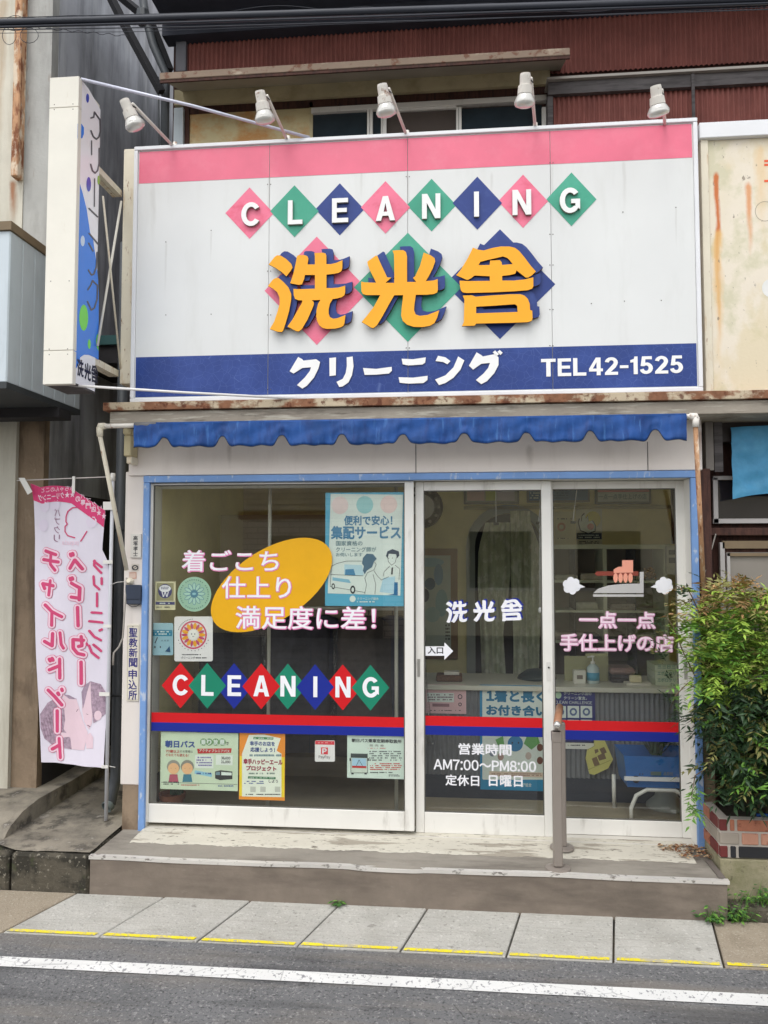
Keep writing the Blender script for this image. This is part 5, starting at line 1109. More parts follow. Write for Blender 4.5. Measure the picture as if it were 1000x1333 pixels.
for p, q in (((96, 622), (97, 640)), ((136, 662), (146, 655)), ((136, 732), (146, 731)), ((136, 815), (144, 815)), ((131, 904), (142, 903)), ((134, 998), (140, 998))):
    x0_, z0_ = P(*p, YP-.012); x1_, z1_ = P(*q, YP-.012); box('strap', min(x0_, x1_)-.006, max(x0_, x1_)+.004, YP-.018, YP-.013, min(z0_, z1_)-.008, max(z0_, z1_)+.008, white_alu, bn)
Dl = MB().add([V(24, 622, YP-.01), V(32, 622, YP-.01), V(42, 640, YP-.01), V(36, 644, YP-.01)], [(3, 2, 1, 0)], white_alu); Dl.add([(a_, b_+.002, c_) for a_, b_, c_ in Dl.v], [(0, 1, 2, 3)], white_alu); Dl.build('strap', bn)
tube('tie_wire', [px_((143, 762)), V(152, 758, -.05), V(163, 757, -.04)], .0016, white_alu, bn, 4); tube('tie_wire', [px_((140, 997)), V(150, 999, 0.01)], .002, white_alu, bn, 4)
tube('tie_wire', [V(165, 752, -.05), V(160, 830, -.09), V(155, 842, -.1), V(148, 850, -.12), V(147, 866, -.12)], .005, M('thin_conduit', (150, 144, 136)), bn, 6)

# ================================================================== SMALL THINGS ON THE PIER
YPi = -.03
def plate(name, label, cat, bx, th, mat):
    x0, x1, z0, z1 = RY(*bx, YPi-th); t = thing(name, label, cat, ((x0+x1)/2, YPi, z0)); box('plate', x0, x1, YPi-th, YPi-.001, z0, z1, mat, t, .001); return t
t = plate('name_plate', 'small white plate with four brushed characters, upper left pier', 'nameplate', (170, 695, 183.5, 726), .01, M('plate_white', (214, 210, 202), rough=.4))
a = Art(Y=YPi-.01)
for k, ch in enumerate('高塚孝士'): a.text(ch, (173.5, 697.5+k*6.8, 179.5, 703.5+k*6.8), drk, .0006, r=.015)
a.build('lettering', t)
t = plate('round_sticker', 'small grey oval mark on the pier above the black box', 'sticker', (171.5, 734, 181, 743), .0015, flat((206, 198, 186))); a = Art(Y=YPi-.0015); a.ring((176, 739), 2.6, 4.4, drk, .0006, k=20, ys=.8); a.line([(172.5, 741), (179.5, 737)], .8, drk, .0008); a.build('mark', t)
t = plate('small_sticker', 'torn pink-edged sticker just under the oval mark', 'sticker', (168, 744.5, 178, 753.5), .0012, flat((212, 188, 174))); a = Art(Y=YPi-.0012); a.line([(169, 746), (177, 745.5), (177, 752.5), (169, 753)], .6, flat((196, 130, 110)), .0005); a.build('mark', t)
x0, x1, z0, z1 = RY(164, 762, 183, 787, YPi-.03); t = thing('letter_box', 'small dark grey box fixed to the pier beside the window', 'box', ((x0+x1)/2, YPi, z0))
box('case', x0, x1, YPi-.03, YPi-.001, z0, z1, M('dark_grey_box', (60, 68, 84), rough=.4), t, .005); box('lid', x0-.002, x1+.002, YPi-.034, YPi-.0305, z0+.03, z1+.003, M('dark_grey_lid', (52, 60, 76), rough=.35), t, .001); tube('cord', [V(167, 787, YPi-.015), V(172, 790, YPi-.015), V(178, 789, YPi-.015), V(183, 786, YPi-.015)], .002, blk, t, 5)
t = plate('newspaper_plate', 'tall white enamel plate with vertical navy characters on the pier', 'plate', (165, 813, 181, 912.5), .006, M('enamel_cream', (220, 214, 198), rough=.4, var=.03))
a = Art(Y=YPi-.006); nvi = flat((52, 48, 120))
for k, ch in enumerate('聖教新聞'): a.text(ch, (168-k*.05, 817.5+k*13, 179, 829.5+k*13), nvi, .0006, r=.02)
for k, ch in enumerate('申込所'): a.text(ch, (167.3, 871.5+k*13.5, 178.3, 884+k*13.5), nvi, .0006, r=.02)
a.line([(166, 815), (180, 815), (180, 911), (166, 911), (166, 815)], .4, flat((170, 160, 140)), .0005); a.build('lettering', t)
for py in (815.5, 910.5): x_, z_ = P(173, py, YPi-.006); MB().lathe([(.0028, 0), (.002, .002)], (x_, YPi-.0062, z_), scr, 8, (0, -1, 0)).build('screw', t)

# ================================================================== HANDRAIL
hr = thing('handrail', 'grey-brown steel handrail with wooden grip on two posts at the doors', 'handrail', V(725, 1122, -.36))
xf, _ = P(725.5, 1040, -.36); xk, _ = P(730.5, 1000, -.12)
ztp = P(725, 952, -.36)[1]; zk = P(731, 935, -.12)[1]
m = MB().box(xf-.022, xf+.022, -.382, -.338, SZ+.012, ztp, bronze_m, .005); m.build('post', hr); MB().box(xf-.0245, xf+.0245, -.3845, -.3355, ztp-.05, ztp, bronze_m, .004).build('post_head', hr)
MB().box(xk-.022, xk+.022, -.142, -.098, SZ+.024, zk-.02, bronze_m, .005).build('post', hr)
for x_, y_ in ((xf, -.36), (xk, -.12)):
    MB().lathe([(.062, 0), (.060, .008), (.035, .013)], (x_, y_, SZ-.003+(.014 if y_ > -.2 else 0)), bronze_m, 24).build('base_plate', hr, False)
tube('wooden_grip', [(xf+.0, -.40, ztp+.045), (xk, -.09, zk+.05)], .019, wood_rail, hr, 14)
MB().lathe([(.004, 0), (.014, .004), (.018, .012), (.0175, .02), (.012, .028), (.003, .031)], (xf-.002, -.398, ztp+.042), M('chrome', (206, 204, 200), metal=.7, rough=.25), 16, (0, -1, 0)).build('end_cap', hr, True)
tube('neck', [(xf, -.36, ztp), (xf, -.36, ztp+.035)], .008, bronze_m, hr, 8); tube('neck', [(xk, -.12, zk-.02), (xk, -.12, zk+.04)], .008, bronze_m, hr, 8)

# ================================================================== RIGHT NEIGHBOUR
rn = thing('right_neighbour', 'weathered cream sheet front and dark timber house right of the shop', 'building', (3.2, .5, 0))
YR = -.12
x0, x1, z0, z1 = RY(925, 181, 1000, 512, YR); xe = 4.6
box('sheet_panel', x0, xe, YR, YR+.04, z0-.005, z1, neigh_panel, rn)
x0f, _, _, _ = RY(916, 181, 925, 512, YR-.012); box('edge_post', x0f, x0-.001, YR-.012, YR+.05, z0-.005, z1, rusty_cream, rn, .002)
box('top_frame', x0f-.01, xe, YR-.03, YR+.06, z1+.001, RY(912, 157, 1000, 180, YR-.03)[3], sign_frame, rn, .003)
a = Art(Y=YR); a.disc((1004, 375), 12, 12, M('bare_patch', (222, 222, 218)), .0008); a.build('bare_patch', rn)
Art(Y=YR).ring((996, 275), 12.4, 13, M('scratch', (150, 140, 124)), .0009, ys=1).build('scratch_ring', rn)
for y_ in (208, 213, 234): Art(Y=YR).rect((995, y_, 1004, y_+3), M('red_remnant', (226, 96, 60)), .0009).build('red_remnant', rn)
x0w, x1w, z0w, z1w = RY(931, 545, 1000, 1070, .10)
box('timber_wall', x0w-.03, xe, .16, .2, 0, z1w+.1, dark_wood, rn)
box('shade_board', x0w+.03, xe, .06, .158, P(960, 576, .1)[1], z1w+.04, M('dark_boarding', (58, 50, 48), var=.2), rn)
pbox('side_post', 919, 538, 929, 612, .02, .06, M('grimy_white_board', (120, 114, 108), var=.2), rn); pbox('hanger_plate', 930, 538, 941, 614, .03, .02, dark_board, rn)
rwin = pbox('window_upper', 929, 622, 1030, 681, .13, .028, M('window_dark', (42, 38, 42), rough=.1, spec=.8), rn)
for q in ((929, 622, 935, 681), (929, 675, 1060, 681), (929, 619, 1060, 624)): pbox('frame', *q, .105, .024, M('silver_frame', (176, 172, 170), rough=.4), rwin)
pbox('transom', 920, 687, 1060, 697, .09, .07, dark_wood, rn, .003)
lw = pbox('lower_window', 944, 710, 1060, 1010, .12, .038, dark_wood, rn)
for q in ((941, 706, 947, 1010), (941, 704, 1060, 714), (947, 720, 1060, 724), (950, 720, 954, 1010)): pbox('frame', *q, .095, .024, brown_trim if q[0] < 950 and q[2] > 947 or q[1] == 704 else M('silver_frame', (176, 172, 170), rough=.4), lw)
pbox('frosted_pane', 949, 719, 1060, 1010, .112, .007, M('frosted_glass', (138, 132, 124), rough=.45, var=.06), lw)
tube('guy_wire', [V(918, 745, .0), V(932, 695, .05)], .004, M('thin_conduit', (150, 144, 136)), rn, 5)
# blue tarp hanging
x0t, z1t = P(950.5, 557, .04); m = MB(); NU_, NV_ = 60, 36; vs = []
for j in range(NV_+1):
    for i in range(NU_+1):
        u, v = i/NU_, j/NV_; x_ = x0t+u*.75; zt_ = z1t+.004*u*8; zb_ = P(952, 650, .04)[1]+.035*min(1, u*2.4)+.01*math.sin(u*9)
        vs.append((x_+.002*math.sin(v*9), .03-.007*math.sin(u*17+v*3)-.006*math.sin(u*31-v*8)*v-.004*math.sin(v*21+u*5)-.003*abs(math.sin(u*9+v*14))-.003*abs(math.sin(u*13-v*11+1)), zt_+(zb_-zt_)*v))
n0 = len(vs); vs += [(x, y+.003, z) for x, y, z in vs]; fs = []
for j in range(NV_):
    for i in range(NU_): a_ = j*(NU_+1)+i; q = (a_, a_+NU_+1, a_+NU_+2, a_+1); fs += [q, tuple(n0+k for k in reversed(q))]
props(mesh('tarp', vs, fs, [M('blue_tarp', (74, 146, 186), rough=.55, var=.08, scale=14, bump=.4, bscale=40, layers=[((96, 170, 204), 6, (1, 1, 1), .5, .8, .6)])], None, None, True), 'creased light blue tarpaulin hanging before the dark window at right', 'tarpaulin')

# brick planter
pl = thing('brick_planter', 'planter of red, grey and black bricks beside the shop step', 'planter', (2.4, -.1, .15))
YQ = -.30
xq0, _ = P(937, 1090, YQ); zq0 = P(960, 1118, YQ)[1]; zq1 = P(960, 1066, YQ)[1]
mort = M('mortar', (186, 178, 168), rough=.9)
box('mortar_bed', xq0+.004, xq0+1.5, YQ+.006, YQ+.05, zq0+.002, zq1-.004, mort, pl); box('mortar_bed', xq0+.006, xq0+.05, YQ+.051, .10, zq0+.002, zq1-.004, mort, pl)
bm_ = [M('brick_orange', (172, 112, 88), rough=.85, var=.15, scale=14, bump=.6, layers=[((112, 60, 48), 20, (1, 1, 1), .55, .66, .7)]), M('brick_maroon', (110, 48, 46), rough=.7, var=.1), M('brick_grey', (160, 150, 138), rough=.8, var=.06), M('brick_black', (42, 42, 46), rough=.6, var=.1), M('brick_pale', (192, 142, 120), rough=.85, var=.1, bump=.4, layers=[((150, 84, 66), 20, (1, 1, 1), .55, .66, .7)])]
hb = (zq1-zq0-.0)/3
rowsd = [[(.047, 3), (.0, 0)], ]
rw = {2: [(.044, 1), (.03, 0), (.16, 0), (.16, 4), (.06, 1), (.16, 0), (.16, 4), (.16, 0), (.16, 1)], 1: [(.098, 2), (.085, 4), (.16, 4), (.16, 0), (.09, 2), (.16, 4), (.16, 0), (.16, 2)], 0: [(.044, 1), (.034, 3), (.21, 3), (.16, 1), (.16, 3), (.16, 0), (.16, 3), (.16, 1)]}
for r_ in range(3):
    x_ = xq0
    for w_, k in rw[r_]:
        box('brick', x_+.003, x_+w_-.007, YQ-.001+random.uniform(-.001, .001), YQ+.03, zq0+hb*r_+.004, zq0+hb*(r_+1)-.006, bm_[k], pl, .003); x_ += w_+.004
    y_ = YQ+.034
    for k in (1, 0, 1): box('brick', xq0-.001, xq0+.03, y_, y_+.115, zq0+hb*r_+.004, zq0+hb*(r_+1)-.006, bm_[k if r_ != 1 else 2], pl, .003); y_ += .125
box('soil', xq0+.05, xq0+1.5, YQ+.05, .1, zq0, zq1-.03, M('planter_soil', (62, 54, 46), rough=.95, var=.3, scale=30, bump=1), pl)
tube('blue_hose', [V(985, 1061, YQ+.06), V(1010, 1061, YQ+.05)], .008, awning_m, pl, 6)
# base under planter
fb = thing('planter_footing', 'mossy pale concrete footing under the brick planter', 'footing', (2.4, -.2, .05))
xf0 = sx1+.012
box('upper_block', xf0, xq0+1.6, YQ+.0, .1, .03, zq0-.003, M('footing_concrete', (158, 150, 124), rough=.95, var=.1, bump=.8, layers=[((108, 110, 70), 5, (1, 1, 1), .5, .7, .6), ((90, 84, 70), 30, (1, 1, 1), .62, .7, .6)]), fb, .006)
box('kerb_piece', xf0+.0, xq0+1.6, SY+.02, YQ-.002, -.02, .055, moss_m, fb, .008)
# ================================================================== INSIDE THE SHOP
YCt = .72
def Bx(bx, Y): return RY(*bx, Y)
fl = SZ-.006
ct = thing('counter', 'shop counter with ribbed grey front and pale top behind the doors', 'counter', (.6, YCt, fl))
cx0 = P(553, 950, YCt)[0]; cx1 = P(892, 890, YCt)[0]; ctz = P(640, 892, YCt)[1]; toez = P(640, 1010, YCt)[1]
box('counter_top', cx0-.02, cx1, YCt-.03, YCt+.5, ctz-.03, ctz, M('counter_top', (206, 204, 190), rough=.3), ct, .003)
box('carcass', cx0, cx1, YCt+.012, YCt+.46, fl, ctz-.031, M('counter_carcass', (70, 72, 76)), ct)
corr('ribbed_front', cx0, cx1, toez, ctz-.031, YCt, M('ribbed_panel', (118, 120, 124), rough=.5, var=.06), ct, .030, .006)
box('toe_board', cx0, cx1, YCt-.004, YCt+.011, fl, toez, M('toe_board', (52, 56, 66)), ct)
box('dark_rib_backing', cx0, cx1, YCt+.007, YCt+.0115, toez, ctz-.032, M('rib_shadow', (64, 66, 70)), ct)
YCf = YCt-.0085
def card(name, label, cat, bx, Y, paper, th=.0012): return poster(name, label, cat, bx, Y, paper, th)
t = card('notice', 'pink notice sheet on the counter front, left behind the middle door', 'notice', (554, 891, 607, 929), YCf, flat((226, 186, 190)))
a = Art(Y=YCf); a.rect((556, 902, 591, 914), pap, n1); a.dashes((557, 903, 590, 912.5), 3, flat((130, 110, 120)), n2); a.rect((563, 916, 585, 920), flat((160, 120, 130)), n1); a.ring((599, 907), 2, 3, drk, n1); a.ring((599, 917), 1.4, 2.3, drk, n1); a.dashes((560, 924, 600, 926), 1, drk, n1, .5); a.build('print', t)
t = card('poster', 'large blue framed poster on counter front behind the opening hours', 'poster', (625, 892, 714, 1029), YCf, flat((44, 140, 186)))
a = Art(Y=YCf); a.rrect((628, 896, 722, 1015), 2, pap, n1); a.text('1着と長く', (633, 898, 709, 914.5), flat((40, 120, 160)), n2, r=.05); a.text('お付き合い', (633, 918, 712, 932), flat((40, 120, 160)), n2, r=.05)
a.disc((671, 968), 10, 10.3, flat((60, 130, 180)), n2); a.disc((667, 967), 1, 1.3, drk, n3, k=8); a.disc((675, 967), 1, 1.3, drk, n3, k=8); a.poly([(686, 958), (700, 958), (703, 967), (692, 976), (682, 968)], flat((110, 170, 100)), n2); a.poly([(645, 963), (655, 958), (657, 972), (648, 970)], flat((110, 170, 100)), n2)
for c_, cl in (((652, 985), (180, 150, 140)), ((688, 984), (200, 186, 176)), ((703, 973), (120, 80, 70)), ((703, 990), (120, 80, 70)), ((641, 980), (140, 150, 170))): a.disc(c_, 4, 5, flat(cl), n2, k=12)
a.rect((637, 1005, 722, 1011.5), flat((226, 206, 186)), n2); a.dashes((640, 1006.5, 705, 1010.5), 2, flat((150, 110, 100)), n3); a.text('クリーニング組合', (660, 1019, 692, 1024), pap, n2, r=.01); a.build('print', t)
t = card('poster', 'navy CLEAN CHALLENGE poster on counter front behind right door', 'poster', (716, 897, 775, 966), YCf, flat((40, 44, 112)))
a = Art(Y=YCf); a.disc((727, 905), 4, 4.5, flat((170, 200, 170)), n1); a.text('クリーニング店の', (734, 900.5, 770, 905), pap, n1, r=.01); a.text('クリーン宣言。', (734, 906.5, 764, 911), pap, n1, r=.01); a.text('CLEAN CHALLENGE', (722, 912.5, 771, 916.5), pap, n1, r=.0)
for k in range(3): a.rect((722+k*17, 919, 737+k*17, 934.5), pap, n1); a.ring((729.5+k*17, 926.7), 2.6, 5, flat((90, 110, 150)), n2, k=10); a.rect((722+k*17, 937, 737+k*17, 952), pap, n1); a.rect((722+k*17, 954.5, 737+k*17, 963), pap, n1)
a.build('print', t)
t = card('notice', 'narrow white notice strip under the navy poster', 'notice', (719, 967, 774, 975), YCf-.001, flat((226, 226, 220))); a = Art(Y=YCf-.001); a.dashes((732, 969, 762, 971.5), 1, drk, n1); a.build('print', t)
# yellow bag hung on the counter
t = thing('paper_bag', 'yellow bag with brown squares hanging askew on the counter front', 'bag', V(780, 985, YCf-.03)); a = Art(Y=YCf-.03); yb_ = flat((206, 200, 116)); Zy = zz(5.556, 720, 840)
a.poly(Zy([(300, 690), (375, 690), (435, 825), (400, 890), (300, 938), (265, 930), (238, 820), (250, 760), (300, 735)]), yb_, 0, .02); a.build('body', t)
a = Art(Y=YCf-.03); bw = flat((128, 104, 74))
for q in ([(335, 750), (370, 735), (390, 775), (355, 790)], [(320, 800), (370, 775), (385, 820), (335, 835)], [(280, 820), (315, 805), (340, 865), (300, 875)], [(300, 755), (325, 750), (330, 770), (305, 785)]): a.poly(Zy(q), bw, .001)
a.line(Zy([(255, 900), (420, 830)]), 1, flat((170, 166, 90)), .001); a.build('print', t)
# things standing on the counter
def stand(bx, Y, h0=None): x0, x1, z0, z1 = RY(*bx, Y); return x0, x1, ctz+.0005, z1
YT = YCt+.1
x0, x1, z0, z1 = stand((747, 873, 763, 892), YT); t = thing('card_holder', 'small white card box left of the hand sanitiser', 'box', ((x0+x1)/2, YT, z0)); box('case', x0, x1, YT, YT+.05, z0, z1, flat((220, 218, 206)), t, .003); box('picture', x0+.02, x1-.02, YT-.001, YT-.0003, z0+.03, z0+.055, flat((120, 110, 100)), t)
x0, x1, z0, z1 = stand((766, 866, 781, 892), YT); t = thing('sanitiser_bottle', 'clear pump bottle of hand sanitiser with blue label on the counter', 'bottle', ((x0+x1)/2, YT+.03, z0)); cxb = (x0+x1)/2
MB().lathe([(.036, 0), (.04, .005), (.04, z1-z0-.02), (.02, z1-z0), (.014, z1-z0+.004)], (cxb, YT+.04, z0), M('pale_bottle', (190, 206, 206), rough=.15), 18).build('bottle_body', t, True); MB().lathe([(.0405, .02), (.0405, .07)], (cxb, YT+.04, z0), flat((84, 160, 190)), 18).build('label', t, True)
MB().lathe([(.014, 0), (.014, .018), (.005, .02), (.005, .045), (.012, .046), (.012, .055)], (cxb, YT+.04, z1), white_alu, 12).tube([(cxb, YT+.04, z1+.05), (cxb-.035, YT+.03, z1+.047)], .005, white_alu, 8).build('pump', t, True)
x0, x1, z0, z1 = stand((735, 851, 792, 891), YT+.12); t = thing('folder', 'pale yellow folders leaning behind the sanitiser bottle', 'folder', ((x0+x1)/2, YT+.12, z0)); box('folder_sheet', x0, x1, YT+.12, YT+.125, z0, z0+.16, flat((170, 168, 130)), t); box('folder_sheet', x0+.14, x1, YT+.14, YT+.145, z0, z1, flat((196, 196, 150)), t)
x0, x1, z0, z1 = stand((795, 868, 830, 891), YT+.05); t = thing('wrapped_laundry', 'flat stack of plastic wrapped laundry on the counter', 'laundry', ((x0+x1)/2, YT+.1, z0))
for k, (cl, hh) in enumerate((((70, 66, 66), .05), ((168, 140, 134), .042))): box('folded_garment', x0+.0, x1-.005*k, YT+.06, YT+.26, z0+.051*k, z0+.051*k+hh, M('folded_%d' % k, cl, rough=.3, var=.2, scale=20), t, .015)
box('film', x0-.012, x1+.012, YT+.05, YT+.28, z0, z0+.115, PLASTIC, t, .02)
x0, x1, z0, z1 = stand((821, 880, 836, 890), YT); t = thing('tag_pad', 'small cream tag pad lying on the counter', 'pad', ((x0+x1)/2, YT, z0)); box('pad', x0, x1, YT, YT+.05, z0+.014, z0+.055, flat((224, 214, 178)), t, .006); box('pad_base', x0-.03, x1+.05, YT-.03, YT+.07, z0, z0+.013, flat((214, 210, 196)), t)
for k in range(3):
    x0, x1, z0, z1 = stand((853, 866, 888, 891), YT-.02); q0 = z0+.043*k
    t = thing('printed_box', 'flat pale green printed box, %s of the stack on the counter end' % ('lowest', 'middle', 'topmost')[k], 'box', ((x0+x1)/2, YT, q0), 'stacked printed boxes'); box('carton', x0, x1, YT-.02, YT+.2, q0, q0+.0415, flat((206, 214, 190)), t, .002)
    a = Art(Y=YT-.02); zc_ = q0+.012; ux, uz = P(870, 880, YT-.02)
    pyy = lambda z_: 722-(z_-1.7)*FPX/(YT-.02+4.3)*1.004
    a.text('エポロクリン' if k < 2 else '三三日三日', (856, pyy(q0+.034)+3, 885, pyy(q0+.008)+3), flat((110, 150, 140)), .001, r=.02); a.build('print', t)
x0, x1, z0, z1 = stand((568, 878, 602, 891), YT); t = thing('basket', 'brown woven tray with white slips on the counter, behind middle door', 'tray', ((x0+x1)/2, YT, z0)); box('tray', x0, x1, YT, YT+.14, z0, z0+.04, M('wicker', (106, 76, 58), var=.3, scale=80), t, .006); box('slips', x0+.05, x1-.02, YT+.02, YT+.1, z0+.041, z0+.06, flat((226, 222, 212)), t, .002)
x0, x1, z0, z1 = stand((690, 878, 712, 891), YT+.1); t = thing('cloth_pile', 'dark teal cloth lying on the counter beside the door stile', 'cloth', ((x0+x1)/2, YT, z0)); MB().lathe([(.13, 0), (.12, .02), (.07, .055), (.02, .065)], ((x0+x1)/2, YT+.2, z0), flat((52, 66, 68)), 14).build('cloth', t, True)
# lace noren in the arch
lace = M('lace_curtain', (214, 220, 194), rough=.9, var=.1, scale=14, bump=.5, bscale=50, layers=[((240, 242, 226), 9, (1.6, 1, 1), .52, .58, .9), ((168, 176, 148), 11, (3, 1, .35), .5, .68, .7)])
def drape(name, label, outline_l, outline_r, Y, mat, amp=.03, freq=22, group=None):
    vs = []; NV, NU = 24, 30
    for j in range(NV+1):
        v = j/NV; y = outline_l[0][1]+(outline_l[-1][1]-outline_l[0][1])*v; l = interp(outline_l, y); r_ = interp(outline_r, y)
        for i in range(NU+1):
            x, z = P(l+(r_-l)*i/NU, y, Y); vs.append((x, Y+amp*math.sin(x*freq*2+v*.8)*min(1, .2+v)+amp*.5*math.sin(x*freq*4.3-v*2), z))
    n0 = len(vs); vs += [(x, y+.003, z) for x, y, z in vs]; fs = []
    for j in range(NV):
        for i in range(NU): a_ = j*(NU+1)+i; q = (a_, a_+NU+1, a_+NU+2, a_+1); fs += [q, tuple(n0+k for k in reversed(q))]
    return props(mesh(name, vs, fs, [mat], None, None, True), label, 'curtain', group)
drape('lace_curtain', 'left half of pale green lace curtain in the arched opening', [(632, 680), (623, 715), (622, 760), (626, 830), (631, 1000)], [(664, 665), (664, 745), (661, 790), (655, 820), (666, 1000)], BY-.04, lace)
drape('lace_curtain', 'right half of pale green lace curtain in the arched opening', [(664.5, 665), (664.5, 745), (667, 790), (669, 840), (666, 1000)], [(690, 676), (704, 715), (706, 760), (703, 830), (700, 1000)], BY-.05, lace)
# back wall hangings
def framed(label, bx, Y, fcol, paper, fwp=2.5, d=.03, name='picture_frame', cat='picture'):
    x0, x1, z0, z1 = RY(*bx, Y); t = thing(name, label, cat, ((x0+x1)/2, Y, z0)); box('frame', x0, x1, Y, Y+d, z0, z1, fcol, t, .004)
    b = (bx[0]+fwp, bx[1]+fwp, bx[2]-fwp, bx[3]-fwp); Art(Y=Y).rect(b, paper, .002).build('sheet', t); return t
YWl = BY-.032
t = framed('framed painting with blue flowers in brown wood frame on the yellow wall', (538, 714, 596, 858), YWl, M('brown_frame', (150, 116, 80)), flat((196, 208, 196)), 9)
a = Art(Y=YWl)
for c_, rx, ry, cl in (((560, 760), 7, 8, (60, 100, 130)), ((553, 775), 6, 9, (44, 60, 84)), ((571, 748), 6, 14, (110, 160, 190)), ((575, 785), 8, 18, (150, 190, 190)), ((563, 800), 10, 10, (170, 200, 196)), ((560, 732), 18, 6, (150, 196, 210))): a.disc(c_, rx, ry, flat(cl), .004+.0004*(c_[0] % 5), k=16)
a.dashes((580, 812, 586, 834), 5, drk, .007, .7); a.build('painting', t)
t = framed('long frame with pink, yellow and lilac cards above the curtain arch', (604, 632, 676, 656), YWl, M('grey_frame', (122, 120, 116)), flat((170, 168, 160)))
a = Art(Y=YWl)
for x_, cl in ((608, (226, 190, 186)), (632, (206, 212, 110)), (647, (210, 200, 214))): a.rect((x_, 634, x_+(23 if x_ != 632 else 13), 652), flat(cl), .004)
a.build('cards', t)
t = framed('framed blue calendar chart above the middle door stile', (686, 630, 768, 654), YWl, M('grey_frame', (122, 120, 116)), flat((90, 124, 160)))
a = Art(Y=YWl); a.dashes((690, 634, 712, 650), 5, pap, .004); a.dashes((716, 634, 740, 650), 5, flat((60, 90, 130)), .004); a.build('print', t)
t = framed('framed name board with pink top above the right door', (775, 632, 848, 656), YWl, M('dark_frame', (96, 94, 90)), flat((200, 208, 208)), 3)
a = Art(Y=YWl); a.rect((778, 634, 845, 640.5), flat((226, 150, 160)), .004); a.text('一点一点手仕上げの店', (779, 643, 842, 650), flat((120, 150, 160)), .004, r=.02); a.build('print', t)
box('picture_rail', P(604, 660, BY)[0], XI-.07, BY-.03, BY-.001, P(700, 663, BY)[1], P(700, 659, BY)[1], M('picture_rail_wood', (168, 158, 116)), bld)
t = card('certificate', 'pale certificate with orange seal on the yellow wall', 'certificate', (722, 666, 749, 712), BY-.003, flat((222, 216, 176))); a = Art(Y=BY-.003); a.ring((731, 686), 3, 5.5, flat((214, 150, 110)), n2, k=14); a.dashes((726, 674, 745, 677), 1, drk, n2, .6); a.dashes((726, 700, 740, 702), 1, drk, n2, .5); a.build('print', t)
t = card('poster', 'white and yellow poster with a raised hand on the yellow wall', 'poster', (750, 662.5, 784, 709), BY-.003, flat((226, 224, 206)))
a = Art(Y=BY-.003); a.disc((772, 676), 10, 10.5, flat((222, 212, 70)), n1); hand = [(756, 690), (753.5, 680), (755, 675), (757.5, 679), (758, 672), (761, 669), (763, 675), (765, 672), (766.5, 679), (771, 678), (775, 684), (774, 691), (766, 694)]; a.poly([(x+(x-764)*.12, y+(y-682)*.12) for x, y in hand], drk, n2); a.poly(hand, pap, n3); a.disc((769, 685.5), 4.5, 4.2, flat((214, 120, 110)), n3+.0006, k=14); a.rect((750.5, 694, 783.5, 702), flat((44, 56, 84)), n2); a.dashes((753, 695.5, 781, 701), 2, pap, n3); a.dashes((754, 704, 780, 708), 2, drk, n2, .7); a.build('print', t)
# wall clock
cxk, czk = P(549, 660, BY-.04); t = thing('wall_clock', 'round dark wall clock half hidden behind the window stile', 'clock', (cxk, BY-.04, czk))
MB().lathe([(.17, 0), (.175, .02), (.16, .035), (.15, .03)], (cxk, BY-.005, czk), M('clock_case', (64, 56, 52), rough=.4), 32, (0, -1, 0)).build('clock_case', t); MB().lathe([(.105, 0), (.105, .003)], (cxk, BY-.036, czk), white_v, 28, (0, -1, 0)).build('dial', t)
m = MB()
for k in range(12): th = k*math.pi/6; m.lathe([(.014, 0), (.012, .004)], (cxk+.135*math.cos(th), BY-.036, czk+.135*math.sin(th)), flat((190, 186, 180)), 8, (0, -1, 0))
m.build('hour_marks', t); box('hand', cxk-.003, cxk+.003, BY-.042, BY-.04, czk, czk+.08, drk, t)
# parcel shelves on the back right
sh = thing('parcel_shelf', 'pale shelf unit with dark boxes of laundry behind the right door', 'shelves', (1.5, BY-.3, fl))
shm = M('shelf_paint', (226, 230, 208), rough=.6); YSf = BY-.38
x0, x1, zb_, zt_ = RY(720, 711, 872, 890, YSf); zb_ = fl
box('shelf_back', x0, x1, BY-.03, BY-.005, zb_, zt_-.01, M('shelf_back', (156, 142, 124)), sh)
box('shelf_top', x0-.01, x1+.01, YSf-.01, BY-.001, zt_-.02, zt_+.012, shm, sh)
for px in (716, 788.5, 868): xx = P(px, 800, YSf)[0]; box('shelf_side', xx-.014, xx+.014, YSf, BY-.031, zb_, zt_-.021, shm, sh)
for py in (757, 796, 836): z_ = P(790, py, YSf)[1]; box('shelf_board', x0+.02, x1-.02, YSf+.004, BY-.032, z_-.01, z_+.008, shm, sh)
for px in (750, 829): xx = P(px, 800, YSf)[0]; box('divider', xx-.003, xx+.003, YSf+.02, BY-.033, zb_, zt_-.022, dark_board, sh)
pk = [M('parcel_%d' % i, c_, rough=.25, var=.15, scale=20) for i, c_ in enumerate(((196, 196, 176), (170, 160, 150), (60, 62, 84), (214, 206, 190)))]
for k, (px, py, w_, h_, c_) in enumerate(((738, 757, 30, 7, 0), (772, 757, 32, 9, 3), (764, 796, 30, 10, 0), (812, 796, 34, 8, 1), (742, 836, 40, 10, 1), (770, 836, 24, 8, 2), (824, 757, 22, 10, 3), (842, 836, 30, 8, 0), (815, 757, 12, 5, 1))):
    x0, x1, z0, z1 = RY(px-w_/2, py-h_, px+w_/2, py-1, YSf+.03); z0 = P(790, py, YSf)[1]+.0085
    props(box('laundry_parcel', x0, x1, YSf+.03, YSf+.25, z0, z0+(h_/160)*.9, pk[c_], None, .012), '%s wrapped parcel, %s on the %s shelf' % (('cream', 'brownish', 'navy', 'pale')[c_], ('left', 'centre-left', 'centre-left', 'centre-right', 'left', 'left of the upright', 'right', 'right', 'centre-right')[k], {757: 'top', 796: 'middle', 836: 'lower'}[py]), 'parcel', 'parcels on the shelves')
